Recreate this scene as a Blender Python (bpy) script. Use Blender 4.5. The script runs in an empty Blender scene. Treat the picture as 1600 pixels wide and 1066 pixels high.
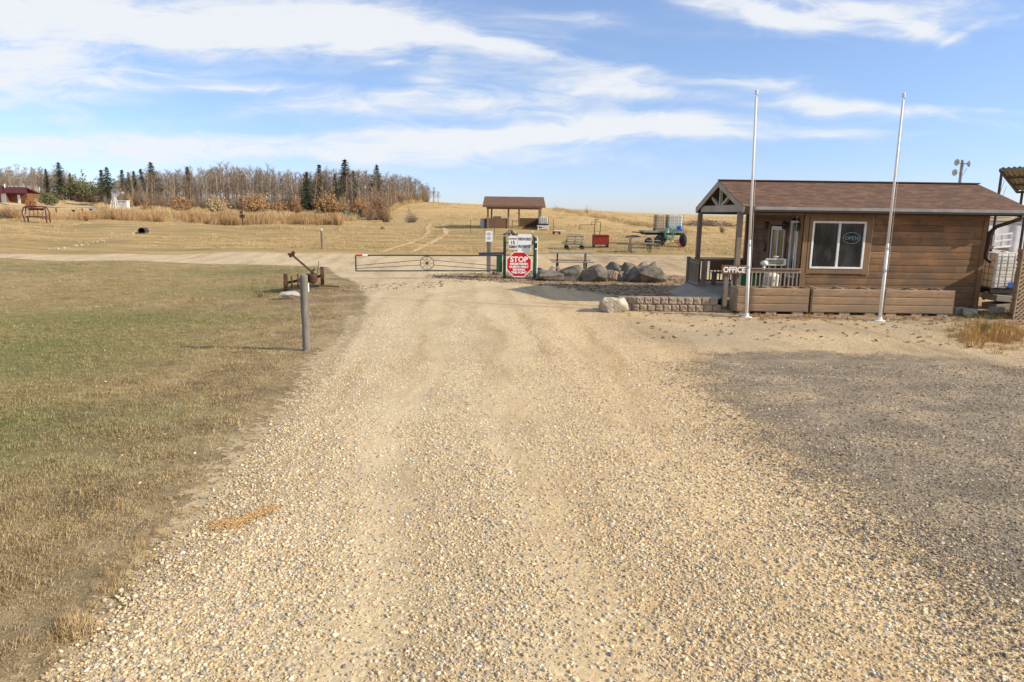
import bpy, math, random
import numpy as np
from mathutils import Vector, Matrix
random.seed(7); rng = np.random.default_rng(11)
SC = bpy.context.scene; COL = SC.collection
R = math.radians
# ------------------------------------------------------------------ camera
CH = 2.8; PITCH = R(10.6); ROLL = R(0.8); F = 1067.0
R0 = Vector((1,0,0)); FW = Vector((0, math.cos(PITCH), -math.sin(PITCH))); U0 = Vector((0, math.sin(PITCH), math.cos(PITCH)))
RV = R0*math.cos(ROLL) + U0*math.sin(ROLL); UV = U0*math.cos(ROLL) - R0*math.sin(ROLL)
CP = Vector((0,0,CH))
cam = bpy.data.cameras.new('camera'); co = bpy.data.objects.new('camera', cam); COL.objects.link(co)
m = Matrix.Identity(4)
for i in range(3):
    m[i][0] = RV[i]; m[i][1] = UV[i]; m[i][2] = -FW[i]; m[i][3] = CP[i]
co.matrix_world = m
cam.sensor_width = 36; cam.lens = 36*F/1600; cam.clip_end = 8000; cam.clip_start = 0.05
SC.camera = co
# ------------------------------------------------------------------ terrain
TY = np.array([0,20,30,38,46,52,60,70,85,100,120,150,200,400,900.])
TT = np.array([-.75,-.45,-.3,-.2,-.17,-.09,.03,.13,.2,.35,.8])
TZ = np.array([
 [-.2,-.5,-.4,-.1,0,.7,1.35,1.8,2.1,2.8,3.8,5.2,6.0,6,5],
 [-.1,-.4,-.3,-.1,0,.6,1.2,1.6,1.85,2.1,2.5,3.4,5,6,5],
 [0,-.15,-.1,0,0,.55,1.1,1.45,1.75,2.1,2.7,3.9,5,5,4],
 [0,0,0,0,0,.45,.95,1.35,1.75,2.4,4.0,5.3,5.2,4,3],
 [0,0,0,0,0,.42,.9,1.3,1.75,2.8,4.5,5.4,5.2,4,3],
 [0,0,0,0,.02,.4,.9,1.4,2.1,3.0,4.3,4.7,4.3,3.2,3],
 [0,0,0,0,.05,.4,.9,1.35,1.9,2.5,3.5,4.2,3.9,3.1,3],
 [0,0,0,0,.15,.5,.85,1.2,1.7,2.2,2.9,3.6,3.4,3.1,3],
 [0,0,0,0,.25,.5,.8,1.1,1.5,1.9,2.4,3.0,3.0,3.0,3],
 [0,0,0,0,.25,.5,.75,1.0,1.4,1.7,2.2,2.85,2.9,3.0,3],
 [0,0,0,0,.2,.4,.6,.9,1.2,1.5,2.0,2.7,2.9,3.0,3]])
_Y = np.concatenate([np.arange(0,60,1.0), np.arange(60,200,2.5), np.arange(200,901,25)])
_T = np.linspace(-.8,.8,161)
_tmp = np.array([np.interp(_Y, TY, r) for r in TZ])
_G = np.array([np.interp(_T, TT, _tmp[:,j]) for j in range(len(_Y))]).T
def _blur(a, k, ax):
    pad = [(0,0),(0,0)]; pad[ax] = (k,k)
    b = np.pad(a, pad, mode='edge'); out = np.zeros_like(a); n = a.shape[ax]
    for i in range(2*k+1): out += np.take(b, range(i,i+n), axis=ax)
    return out/(2*k+1)
for _ in range(2): _G = _blur(_blur(_G,4,0),2,1)
def tz_np(x, y):
    x = np.asarray(x,float); y = np.asarray(y,float)
    t = np.clip(x/np.maximum(y,20.), -.799, .799); yy = np.clip(y, 0, 899)
    ft = (t+.8)/.01; it = np.clip(ft.astype(int),0,159); ft = ft-it
    iy = np.clip(np.searchsorted(_Y, yy, side='right')-1, 0, len(_Y)-2); fy = (yy-_Y[iy])/(_Y[iy+1]-_Y[iy])
    z = (_G[it,iy]*(1-ft)+_G[it+1,iy]*ft)*(1-fy) + (_G[it,iy+1]*(1-ft)+_G[it+1,iy+1]*ft)*fy
    amp = np.clip((np.hypot(x-1,y)-14)/60,0,1)*.10 + np.clip((-x-4)/10,0,1)*.03
    amp = np.where((x>4)&(y<34), amp*0, amp)
    z = z + amp*(np.sin(x*.31+1.3*np.sin(y*.13))*np.cos(y*.27+.8*np.sin(x*.19))) + amp*.5*np.sin(x*.83+y*.51)
    return z
def tz(x, y): return float(tz_np(x, y))
def ray(px, py): return (FW + RV*((px-800)/F) + UV*(-(py-533)/F))
def at(px, py, Y):
    d = ray(px,py); return CP + d*(Y/d.y)
def G(px, py, hint=None):
    d = ray(px,py); lo = 1.0; Y = 2.0; prev = 2.0
    while Y < 900:
        p = CP + d*(Y/d.y)
        if p.z < tz(p.x,p.y):
            a, b = prev, Y
            for _ in range(20):
                c = (a+b)/2; q = CP + d*(c/d.y)
                if q.z < tz(q.x,q.y): b = c
                else: a = c
            q = CP + d*(b/d.y); return Vector((q.x,q.y,tz(q.x,q.y)))
        prev = Y; Y *= 1.01
    p = CP + d*(150/d.y); return Vector((p.x,p.y,tz(p.x,p.y)))
def XY(px, Y):      # a point on the ground at forward distance Y under image column px
    x = (px-800)/F*Y*.98
    for _ in range(6):
        z = tz(x,Y); d = Vector((x,Y,z))-CP
        ppx = 800+F*d.dot(RV)/d.dot(FW); x += (px-ppx)*d.dot(FW)/F
    return Vector((x,Y,tz(x,Y)))
# ------------------------------------------------------------------ materials
MATS = {}
class NT:
    def __init__(s, nt): s.nt = nt
    def n(s, t, **kw):
        nd = s.nt.nodes.new(t)
        for k, v in kw.items():
            if k == 'i':
                for a, b in v.items():
                    if hasattr(b, 'is_output') : s.nt.links.new(b, nd.inputs[a])
                    else: nd.inputs[a].default_value = b
            else: setattr(nd, k, v)
        return nd
    def L(s, a, b): s.nt.links.new(a, b)
    def math(s, op, a, b=0.0, c=None, clamp=False):
        nd = s.nt.nodes.new('ShaderNodeMath'); nd.operation = op; nd.use_clamp = clamp
        for i, v in enumerate((a,b,c)):
            if v is None: continue
            if hasattr(v,'is_output'): s.nt.links.new(v, nd.inputs[i])
            else: nd.inputs[i].default_value = v
        return nd.outputs[0]
    def mix(s, f, a, b, bt='MIX'):
        nd = s.nt.nodes.new('ShaderNodeMix'); nd.data_type = 'RGBA'; nd.blend_type = bt
        for i, v in ((0,f),(6,a),(7,b)):
            if hasattr(v,'is_output'): s.nt.links.new(v, nd.inputs[i])
            elif i == 0: nd.inputs[0].default_value = v
            else: nd.inputs[i].default_value = (*v[:3],1)
        return nd.outputs[2]
    def ramp(s, f, stops, interp='LINEAR'):
        nd = s.nt.nodes.new('ShaderNodeValToRGB'); cr = nd.color_ramp; cr.interpolation = interp
        while len(cr.elements) < len(stops): cr.elements.new(.5)
        for e, (p, c) in zip(cr.elements, stops):
            e.position = p; e.color = (*c,1) if not isinstance(c,(int,float)) else (c,c,c,1)
        s.L(f, nd.inputs[0]); return nd.outputs[0]
    def noise(s, vec, scale, detail=4, rough=.55, dist=0.0):
        nd = s.nt.nodes.new('ShaderNodeTexNoise'); s.L(vec, nd.inputs['Vector'])
        nd.inputs['Scale'].default_value = scale; nd.inputs['Detail'].default_value = detail
        nd.inputs['Roughness'].default_value = rough; nd.inputs['Distortion'].default_value = dist
        return nd.outputs[0]
    def mapv(s, vec, scale=(1,1,1), loc=(0,0,0), rot=(0,0,0)):
        nd = s.nt.nodes.new('ShaderNodeMapping'); s.L(vec, nd.inputs[0])
        nd.inputs['Scale'].default_value = scale; nd.inputs['Location'].default_value = loc; nd.inputs['Rotation'].default_value = rot
        return nd.outputs[0]
    def bump(s, h, strength=.3, dist=.02, normal=None):
        nd = s.nt.nodes.new('ShaderNodeBump'); s.L(h, nd.inputs['Height'])
        nd.inputs['Strength'].default_value = strength; nd.inputs['Distance'].default_value = dist
        if normal is not None: s.L(normal, nd.inputs['Normal'])
        return nd.outputs[0]
def newmat(name):
    mt = bpy.data.materials.new(name); mt.use_nodes = True
    b = mt.node_tree.nodes['Principled BSDF']; b.inputs['Specular IOR Level'].default_value = .25
    return mt, NT(mt.node_tree), b
def simple(name, c, rough=.6, c2=None, scale=6, bump=0, metal=0, stretch=(1,1,1), spec=.25, detail=4, lo=.35, hi=.65):
    mt, t, b = newmat(name)
    tc = t.n('ShaderNodeTexCoord').outputs['Object']
    v = t.mapv(tc, stretch); nz = t.noise(v, scale, detail, .6)
    c2 = c2 or tuple(k*.72 for k in c)
    t.L(t.ramp(nz, [(lo,c),(hi,c2)]), b.inputs['Base Color'])
    b.inputs['Roughness'].default_value = rough; b.inputs['Metallic'].default_value = metal; b.inputs['Specular IOR Level'].default_value = spec
    if bump: t.L(t.bump(t.noise(v, scale*4, 5), bump, .01), b.inputs['Normal'])
    MATS[name] = mt; return mt
def wood(name, c, c2, axis=0, scale=3.0, knots=True, bump=.35, weather=None, board=None):
    mt, t, b = newmat(name)
    tc = t.n('ShaderNodeTexCoord').outputs['Object']
    s = [14,14,14]; s[axis] = .9
    v = t.mapv(tc, tuple(s)); g = t.noise(v, scale, 6, .65, .6)
    big = t.noise(tc, .9, 3, .5)
    col = t.ramp(g, [(.28,c2),(.5,c),(.72,tuple(min(1,k*1.25) for k in c))])
    col = t.mix(t.math('MULTIPLY',t.ramp(big,[(.35,0),(.7,1)]),.35), col, tuple(k*.6 for k in c2))
    if weather: col = t.mix(t.ramp(t.noise(tc,1.7,5,.6),[(.42,0),(.62,1)]), col, weather)
    kn = t.n('ShaderNodeTexVoronoi'); t.L(t.mapv(tc,(1.6,1.6,4.8) if axis==0 else (5,5,1.4)), kn.inputs['Vector']); kn.inputs['Scale'].default_value = 1.0
    col = t.mix(t.ramp(kn.outputs['Distance'],[(.035,.8),(.085,0)]), col, tuple(k*.35 for k in c2))
    if board:      # every board took the stain differently, darker grey-brown towards the ground
        sp = t.n('ShaderNodeSeparateXYZ', i={0:tc}); bi = t.math('FLOOR', t.math('DIVIDE', t.math('ADD', sp.outputs[2], .05), board))
        xi = t.math('FLOOR', t.math('ADD', t.math('DIVIDE', sp.outputs[0], 2.4), t.math('MULTIPLY', bi, .37)))
        wn = t.n('ShaderNodeTexWhiteNoise', noise_dimensions='2D', i={0:t.n('ShaderNodeCombineXYZ', i={0:bi,1:xi,2:0.0}).outputs[0]})
        vv = t.n('ShaderNodeMapRange', i={0:wn.outputs[0],1:0.,2:1.,3:.72,4:1.28}).outputs[0]
        col = t.mix(1.0, col, t.n('ShaderNodeCombineColor', i={0:vv,1:vv,2:vv}).outputs[0], 'MULTIPLY')
        dz = t.math('ADD', sp.outputs[2], t.math('MULTIPLY', big, -1.4)); col = t.mix(t.n('ShaderNodeMapRange', i={0:dz,1:-.7,2:1.1,3:.75,4:0.}).outputs[0], col, (.115,.088,.062))
    t.L(col, b.inputs['Base Color']); b.inputs['Roughness'].default_value = .75
    t.L(t.bump(g, bump, .008), b.inputs['Normal'])
    MATS[name] = mt; return mt
# ------------------------------------------------------------------ mesh builder
SPLIT = {'caster_leg','fascia','wall_cable','porch_beam','rail','end_board','keypad_hood','chassis','foot_block','cross_brace','skid','truss_strut','barge_board','header_beam','wall_panel','roller','roof','cross_rail','printed_lines','foot_post','guy_wire','deck_skirt','tie_beam','corner_trim','window_trim','door_trim','back_boards','handle','lever','hitch','counter','pipe_support','wheel','brace_rod'}
class MB:
    def __init__(s): s.v = []; s.f = []; s.cut = []
    def add(s, vs, fs):
        o = len(s.v); s.cut.append((o,len(s.f))); s.v += [tuple(p) for p in vs]; s.f += [tuple(i+o for i in f) for f in fs]; return s
    def box(s, c, size, rz=0, rx=0, ry=0, M=None, bev=0):
        x, y, z = (k/2 for k in size)
        vs = [Vector((a,b,d)) for a in (-x,x) for b in (-y,y) for d in (-z,z)]
        if M is None: M = Matrix.Rotation(rz,3,'Z') @ Matrix.Rotation(ry,3,'Y') @ Matrix.Rotation(rx,3,'X')
        vs = [M@p + Vector(c) for p in vs]
        return s.add(vs, [(0,1,3,2),(4,6,7,5),(0,4,5,1),(2,3,7,6),(0,2,6,4),(1,5,7,3)])
    def span(s, lo, hi): 
        return s.box([(a+b)/2 for a,b in zip(lo,hi)], [abs(b-a) for a,b in zip(lo,hi)])
    def bar(s, a, b, w, h=None, up=(0,0,1)):      # rectangular bar from a to b
        a = Vector(a); b = Vector(b); h = h or w; d = b-a; L = d.length; d.normalize(); up = Vector(up)
        if abs(d.dot(up)) > .98: up = Vector((0,1,0))
        x = d.cross(up).normalized(); y = x.cross(d)
        M = Matrix((x,d,y)).transposed()
        return s.box((a+b)/2, (w, L, h), M=M)
    def tube(s, pts, r, n=8, cap=True):
        pts = [Vector(p) for p in pts]; rr = r if isinstance(r,(list,tuple)) else [r]*len(pts)
        o = len(s.v); s.cut.append((o,len(s.f))); prev = None
        for i, p in enumerate(pts):
            d = (pts[min(i+1,len(pts)-1)]-pts[max(i-1,0)]); d = d.normalized() if d.length>1e-9 else Vector((0,0,1))
            if prev is None:
                u = Vector((0,0,1)) if abs(d.z)<.9 else Vector((1,0,0)); x = d.cross(u).normalized()
            else: x = (prev - d*prev.dot(d)); x = x.normalized() if x.length>1e-6 else d.orthogonal().normalized()
            prev = x; y = d.cross(x)
            for k in range(n):
                a = 2*math.pi*k/n; s.v.append(tuple(p + x*(math.cos(a)*rr[i]) + y*(math.sin(a)*rr[i])))
        for i in range(len(pts)-1):
            for k in range(n):
                a = o+i*n+k; b = o+i*n+(k+1)%n; s.f.append((a,b,b+n,a+n))
        if cap:
            s.f.append(tuple(o+k for k in range(n))[::-1]); e = o+(len(pts)-1)*n; s.f.append(tuple(e+k for k in range(n)))
        return s
    def ring(s, c, axis, R_, r, n=20, m_=6, arc=2*math.pi, start=0):
        axis = Vector(axis).normalized(); u = axis.orthogonal().normalized() if abs(axis.z)>.9 else axis.cross(Vector((0,0,1))).normalized(); w = axis.cross(u); c = Vector(c)
        pts = [c + u*(R_*math.cos(start+arc*k/n)) + w*(R_*math.sin(start+arc*k/n)) for k in range(n+1)]
        return s.tube(pts, r, m_, cap=arc<6)
    def lathe(s, c, prof, n=16, axis=(0,0,1)):
        axis = Vector(axis).normalized(); u = axis.orthogonal().normalized(); w = axis.cross(u); c = Vector(c); o = len(s.v); s.cut.append((o,len(s.f)))
        for (r, h) in prof:
            for k in range(n):
                a = 2*math.pi*k/n; s.v.append(tuple(c + axis*h + u*(r*math.cos(a)) + w*(r*math.sin(a))))
        for i in range(len(prof)-1):
            for k in range(n):
                a = o+i*n+k; b = o+i*n+(k+1)%n; s.f.append((a,b,b+n,a+n))
        s.f.append(tuple(o+k for k in range(n))[::-1]); e = o+(len(prof)-1)*n; s.f.append(tuple(e+k for k in range(n)))
        return s
    def prism(s, poly, d):      # poly: list of 3D points, extruded by vector d
        n = len(poly); poly = [Vector(p) for p in poly]; d = Vector(d)
        return s.add(poly+[p+d for p in poly], [tuple(range(n))[::-1], tuple(range(n,2*n))]+[(i,(i+1)%n,(i+1)%n+n,i+n) for i in range(n)])
    def build(s, name, mat, parent=None, smooth=False, bevel=0, loc=None):
        if name in SPLIT and parent is not None and len(s.cut) > 1:
            ends = s.cut[1:]+[(len(s.v),len(s.f))]; first = None
            for (v0,f0),(v1,f1) in zip(s.cut,ends):
                q = MB(); q.v = s.v[v0:v1]; q.f = [tuple(i-v0 for i in f) for f in s.f[f0:f1]]
                o = q.build(name, mat, parent, smooth, bevel, loc); first = first or o
            return first
        me = bpy.data.meshes.new(name)
        o = bpy.data.objects.new(name, me); COL.objects.link(o)
        org = Vector((0,0,0))
        if parent is not None:
            p = parent
            while p is not None: org = org + p.location; p = p.parent
        if loc is not None: o.location = Vector(loc) - org; org = Vector(loc)
        me.from_pydata([tuple(Vector(v)-org) for v in s.v], [], s.f); me.update()
        if mat is not None: me.materials.append(MATS[mat] if isinstance(mat,str) else mat)
        if smooth: me.polygons.foreach_set('use_smooth', [True]*len(me.polygons))
        if parent is not None: o.parent = parent
        if bevel:
            bm_ = o.modifiers.new('b','BEVEL'); bm_.width = bevel; bm_.segments = 2; bm_.limit_method = 'ANGLE'; bm_.harden_normals = False
        return o
def tag(o, label=None, cat=None, group=None, kind=None):
    if label: o['label'] = label
    if cat: o['category'] = cat
    if group: o['group'] = group
    if kind: o['kind'] = kind
    return o
def thing(name, label, cat, loc, group=None, rz=0):
    o = bpy.data.objects.new(name, None); o.empty_display_size = .2; COL.objects.link(o); o.location = Vector(loc); o.rotation_euler[2] = rz
    return tag(o, label, cat, group)
def kids(o): return [c for c in bpy.data.objects if c.parent == o]
KC = {}
def copy_tree(src, parent=None):
    c = src.copy(); COL.objects.link(c); c.parent = parent
    for ch in KC.setdefault(src.name, kids(src)): copy_tree(ch, c)
    return c
def text_mesh(name, body, size, center, mat, parent, normal=(0,-1,0), right=(1,0,0), depth=.004, bold=.0, width=None, spacing=1.0, offset=.012):
    cu = bpy.data.curves.new('t','FONT'); cu.body = body; cu.size = size; cu.align_x = 'CENTER'; cu.align_y = 'CENTER'
    cu.extrude = depth/2; cu.offset = bold; cu.space_character = spacing; cu.resolution_u = 3
    to = bpy.data.objects.new('t', cu); COL.objects.link(to)
    dg = bpy.context.evaluated_depsgraph_get(); me = bpy.data.meshes.new_from_object(to.evaluated_get(dg))
    bpy.data.objects.remove(to); bpy.data.curves.remove(cu)
    xs = [v.co.x for v in me.vertices]; ys = [v.co.y for v in me.vertices]
    cx, cy = (min(xs)+max(xs))/2, (min(ys)+max(ys))/2; sx = width/(max(xs)-min(xs)) if width else 1
    n = Vector(normal).normalized(); r = Vector(right).normalized(); u = n.cross(r)
    org = Vector((0,0,0)); p = parent
    while p is not None: org = org + p.location; p = p.parent
    for v in me.vertices:
        q = Vector(center) + r*((v.co.x-cx)*sx) + u*(v.co.y-cy) + n*(v.co.z+offset) - org; v.co = q
    o = bpy.data.objects.new(name, me); COL.objects.link(o); o.parent = parent
    me.materials.clear(); me.materials.append(MATS[mat]); return o
# scatter copies of prototype meshes on points, as ONE object
def scatter(name, protos, P, S, RZ, tilt=.0, label=None, cat=None, rnd=None, rot=None, kind='stuff', sz=None):
    n = len(P)
    me = bpy.data.meshes.new(name); me.vertices.add(n); me.vertices.foreach_set('co', np.asarray(P,float).ravel())
    if rot is None:
        rot = np.zeros((n,3)); rot[:,2] = RZ
        if tilt: rot[:,0] = rng.normal(0,tilt,n); rot[:,1] = rng.normal(0,tilt,n)
    scl = np.repeat(np.asarray(S,float)[:,None],3,axis=1)
    if sz is not None: scl[:,2] = sz
    for nm, tp, dat in (('rot','FLOAT_VECTOR',rot),('scl','FLOAT_VECTOR',scl)):
        a = me.attributes.new(nm, tp, 'POINT'); a.data.foreach_set('vector', np.asarray(dat,float).ravel())
    a = me.attributes.new('rnd','FLOAT','POINT'); a.data.foreach_set('value', rnd if rnd is not None else rng.random(n))
    a = me.attributes.new('pick','INT','POINT'); a.data.foreach_set('value', rng.integers(0,len(protos),n).astype(np.int32))
    pc = bpy.data.collections.new(name+'_kinds')
    for p in protos: pc.objects.link(p)
    o = bpy.data.objects.new(name, me); COL.objects.link(o)
    ng = bpy.data.node_groups.new(name,'GeometryNodeTree')
    ng.interface.new_socket('Geometry', in_out='INPUT', socket_type='NodeSocketGeometry'); ng.interface.new_socket('Geometry', in_out='OUTPUT', socket_type='NodeSocketGeometry')
    N = ng.nodes.new; Lk = ng.links.new
    gi = N('NodeGroupInput'); go = N('NodeGroupOutput'); iop = N('GeometryNodeInstanceOnPoints'); ci = N('GeometryNodeCollectionInfo')
    ci.inputs['Collection'].default_value = pc; ci.inputs['Separate Children'].default_value = True; ci.inputs['Reset Children'].default_value = True
    m2p = N('GeometryNodeMeshToPoints'); Lk(gi.outputs[0], m2p.inputs[0]); Lk(m2p.outputs[0], iop.inputs['Points']); Lk(ci.outputs[0], iop.inputs['Instance'])
    iop.inputs['Pick Instance'].default_value = True
    def attr(nm, tp):
        k = N('GeometryNodeInputNamedAttribute'); k.data_type = tp; k.inputs['Name'].default_value = nm
        return [q for q in k.outputs if q.enabled and q.name == 'Attribute'][0]
    Lk(attr('pick','INT'), iop.inputs['Instance Index'])
    e2r = N('FunctionNodeEulerToRotation'); Lk(attr('rot','FLOAT_VECTOR'), e2r.inputs[0]); Lk(e2r.outputs[0], iop.inputs['Rotation'])
    Lk(attr('scl','FLOAT_VECTOR'), iop.inputs['Scale']); Lk(iop.outputs[0], go.inputs[0])
    md = o.modifiers.new('scatter','NODES'); md.node_group = ng
    tag(o, label, cat, kind=kind); return o
def proto(name, mb, mat, smooth=False):
    me = bpy.data.meshes.new(name); me.from_pydata(mb.v, [], mb.f); me.update(); me.materials.append(MATS[mat])
    if smooth: me.polygons.foreach_set('use_smooth',[True]*len(me.polygons))
    return bpy.data.objects.new(name, me)
def blob(rx, ry, rz, seed, rough=.25, sub=2, flat=0):
    import bmesh
    b = bmesh.new(); bmesh.ops.create_icosphere(b, subdivisions=sub, radius=1)
    r_ = random.Random(seed); ph = [(Vector((r_.gauss(0,1),r_.gauss(0,1),r_.gauss(0,1)))*1.1, r_.uniform(0,6)) for _ in range(7)]
    cuts = [(Vector((r_.gauss(0,1),r_.gauss(0,1),r_.gauss(0,.7))).normalized(), r_.uniform(.62,.9)) for _ in range(flat)]
    for v in b.verts:
        p = v.co.copy(); k = 1+rough*sum(math.sin(q.dot(p)*1.6+a) for q,a in ph)/4
        p *= k
        for nrm, dd in cuts:
            e = p.dot(nrm)-dd
            if e > 0: p -= nrm*e*.9
        v.co = Vector((p.x*rx, p.y*ry, p.z*rz))
    mb = MB(); mb.v = [tuple(v.co) for v in b.verts]; mb.f = [tuple(v.index for v in f.verts) for f in b.faces]; b.free(); return mb
def crag(rx, ry, rz, seed, n=15, sub=3, rough=.05):
    import bmesh
    r_ = random.Random(seed); b = bmesh.new()
    for i in range(n):
        v = Vector((r_.gauss(0,1),r_.gauss(0,1),r_.gauss(0,1))).normalized()*r_.uniform(.85,1.12); b.verts.new(v)
    h = bmesh.ops.convex_hull(b, input=b.verts[:])
    bmesh.ops.delete(b, geom=[g for g in h['geom_interior'] if isinstance(g,bmesh.types.BMVert)], context='VERTS')
    bmesh.ops.triangulate(b, faces=b.faces[:])
    for k in range(sub): bmesh.ops.subdivide_edges(b, edges=b.edges[:], cuts=1, use_grid_fill=True, smooth=.12 if k==0 else 0)
    ph = [(Vector((r_.gauss(0,1),r_.gauss(0,1),r_.gauss(0,1)))*f, r_.uniform(0,6), 1/f) for f in (2,2,3,4,5,7,9)]
    for v in b.verts:
        k = 1+rough*sum(math.sin(q.dot(v.co)*1.6+p)*w for q,p,w in ph)*1.4; v.co *= k
    mb = MB(); mb.v = [(v.co.x*rx,v.co.y*ry,v.co.z*rz) for v in b.verts]; b.verts.index_update(); mb.f = [tuple(v.index for v in f.verts) for f in b.faces]; b.free(); return mb
def split_block(w_, d_, h_, seed):
    import bmesh
    r_ = random.Random(seed); b = bmesh.new(); bmesh.ops.create_cube(b, size=1)
    bmesh.ops.subdivide_edges(b, edges=b.edges[:], cuts=5, use_grid_fill=True)
    for v in b.verts:
        x,y,z = v.co; m_ = max(abs(x),abs(z))
        face = y < -.3
        e = .5-m_
        if face: y -= .10*min(1,e*7)+r_.uniform(-.035,.035)*(1 if e>.02 else .3)
        v.co = Vector((x*w_+r_.gauss(0,.0025), y*d_, z*h_+r_.gauss(0,.0025)))
    mb = MB(); mb.v = [tuple(v.co) for v in b.verts]; b.verts.index_update(); mb.f = [tuple(v.index for v in f.verts) for f in b.faces]; b.free(); return mb
def shift(mb, d, rz=0):
    c, s_ = math.cos(rz), math.sin(rz)
    mb.v = [(x*c-y*s_+d[0], x*s_+y*c+d[1], z+d[2]) for x,y,z in mb.v]; return mb
# polygons
def sdist(poly, X, Y):
    X = X.ravel(); Y = Y.ravel(); inside = np.zeros(len(X),bool); dm = np.full(len(X),1e9)
    n = len(poly)
    for i in range(n):
        x1,y1 = poly[i]; x2,y2 = poly[(i+1)%n]
        cnd = (y1>Y)!=(y2>Y)
        with np.errstate(divide='ignore',invalid='ignore'): xi = (x2-x1)*(Y-y1)/(y2-y1+1e-12)+x1
        inside ^= cnd & (X<xi)
        dx,dy = x2-x1,y2-y1; tt = np.clip(((X-x1)*dx+(Y-y1)*dy)/(dx*dx+dy*dy+1e-12),0,1)
        dm = np.minimum(dm, np.hypot(X-(x1+tt*dx), Y-(y1+tt*dy)))
    return np.where(inside, dm, -dm)
def sheet(name, poly, res, dz, mat, width, kind='structure', label=None, ry=None):
    xs = [p[0] for p in poly]; ys = [p[1] for p in poly]
    gx = np.arange(min(xs)-res, max(xs)+2*res, res); gy = np.arange(min(ys)-res, max(ys)+2*res, ry or res)
    X,Y = np.meshgrid(gx,gy); sd = sdist(poly,X,Y)
    Z = tz_np(X.ravel(),Y.ravel())+dz
    nx = len(gx); ny = len(gy); keep = (sd > -res*.3).reshape(ny,nx)
    q = keep[:-1,:-1]&keep[1:,:-1]&keep[:-1,1:]&keep[1:,1:]
    jj,ii = np.nonzero(q); a = jj*nx+ii
    faces = np.stack([a,a+1,a+1+nx,a+nx],1)
    used = np.unique(faces); remap = np.zeros(nx*ny,int); remap[used] = np.arange(len(used)); faces = remap[faces]
    V = np.stack([X.ravel(),Y.ravel(),Z],1)[used]
    me = bpy.data.meshes.new(name); me.vertices.add(len(V)); me.vertices.foreach_set('co',V.ravel())
    me.loops.add(faces.size); me.loops.foreach_set('vertex_index',faces.ravel().astype(np.int32))
    me.polygons.add(len(faces)); me.polygons.foreach_set('loop_start',np.arange(0,faces.size,4,dtype=np.int32)); me.update(calc_edges=True)
    me.validate(); me.polygons.foreach_set('use_smooth',[True]*len(me.polygons))
    at_ = me.attributes.new('edge','FLOAT','POINT'); at_.data.foreach_set('value', np.clip(sd[used]/width,0,1).astype(np.float32))
    me.materials.append(MATS[mat]); o = bpy.data.objects.new(name, me); COL.objects.link(o); tag(o, label, kind=kind); return o
# ------------------------------------------------------------------ world
SUN_EL = 28.5; SUN_AZ = 107.0        # azimuth clockwise from +Y (the view direction)
w = bpy.data.worlds.new('World'); SC.world = w; w.use_nodes = True
t = NT(w.node_tree); bg = w.node_tree.nodes['Background']
tc = t.n('ShaderNodeTexCoord').outputs['Generated']
sep = t.n('ShaderNodeSeparateXYZ', i={0:tc}); X_, Y_, Z_ = sep.outputs
zz = t.math('MAXIMUM', Z_, 0.0)
z2 = t.math('ADD', t.math('MULTIPLY', zz, 1.6), .02)
vec = t.n('ShaderNodeCombineXYZ', i={0:X_,1:Y_,2:z2}).outputs[0]
vec = t.n('ShaderNodeVectorMath', operation='NORMALIZE', i={0:vec}).outputs[0]
sky = t.n('ShaderNodeTexSky'); sky.sky_type = 'NISHITA'; sky.sun_disc = False
sky.sun_elevation = R(SUN_EL); sky.sun_rotation = R(SUN_AZ); sky.air_density = 1.0; sky.dust_density = 1.0; sky.ozone_density = 1.5; sky.altitude = 600
t.L(vec, sky.inputs[0])
ya = t.math('MAXIMUM', t.math('ABSOLUTE', Y_), .12)
u = t.math('DIVIDE', X_, ya); v = t.math('DIVIDE', zz, ya)
uv = t.n('ShaderNodeCombineXYZ', i={0:u,1:v,2:t.math('MULTIPLY',t.math('SIGN',Y_),3.0)}).outputs[0]
wob = t.n('ShaderNodeTexNoise'); t.L(t.mapv(uv,(3,6,1)), wob.inputs[0]); wob.inputs['Scale'].default_value = 1; wob.inputs['Detail'].default_value = 4
wv = t.n('ShaderNodeVectorMath', operation='SUBTRACT', i={0:wob.outputs['Color'],1:(.5,.5,.5)}).outputs[0]
wv = t.n('ShaderNodeVectorMath', operation='MULTIPLY', i={0:wv,1:(.30,.07,0)}).outputs[0]
uvw = t.n('ShaderNodeVectorMath', operation='ADD', i={0:uv,1:wv}).outputs[0]
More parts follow.
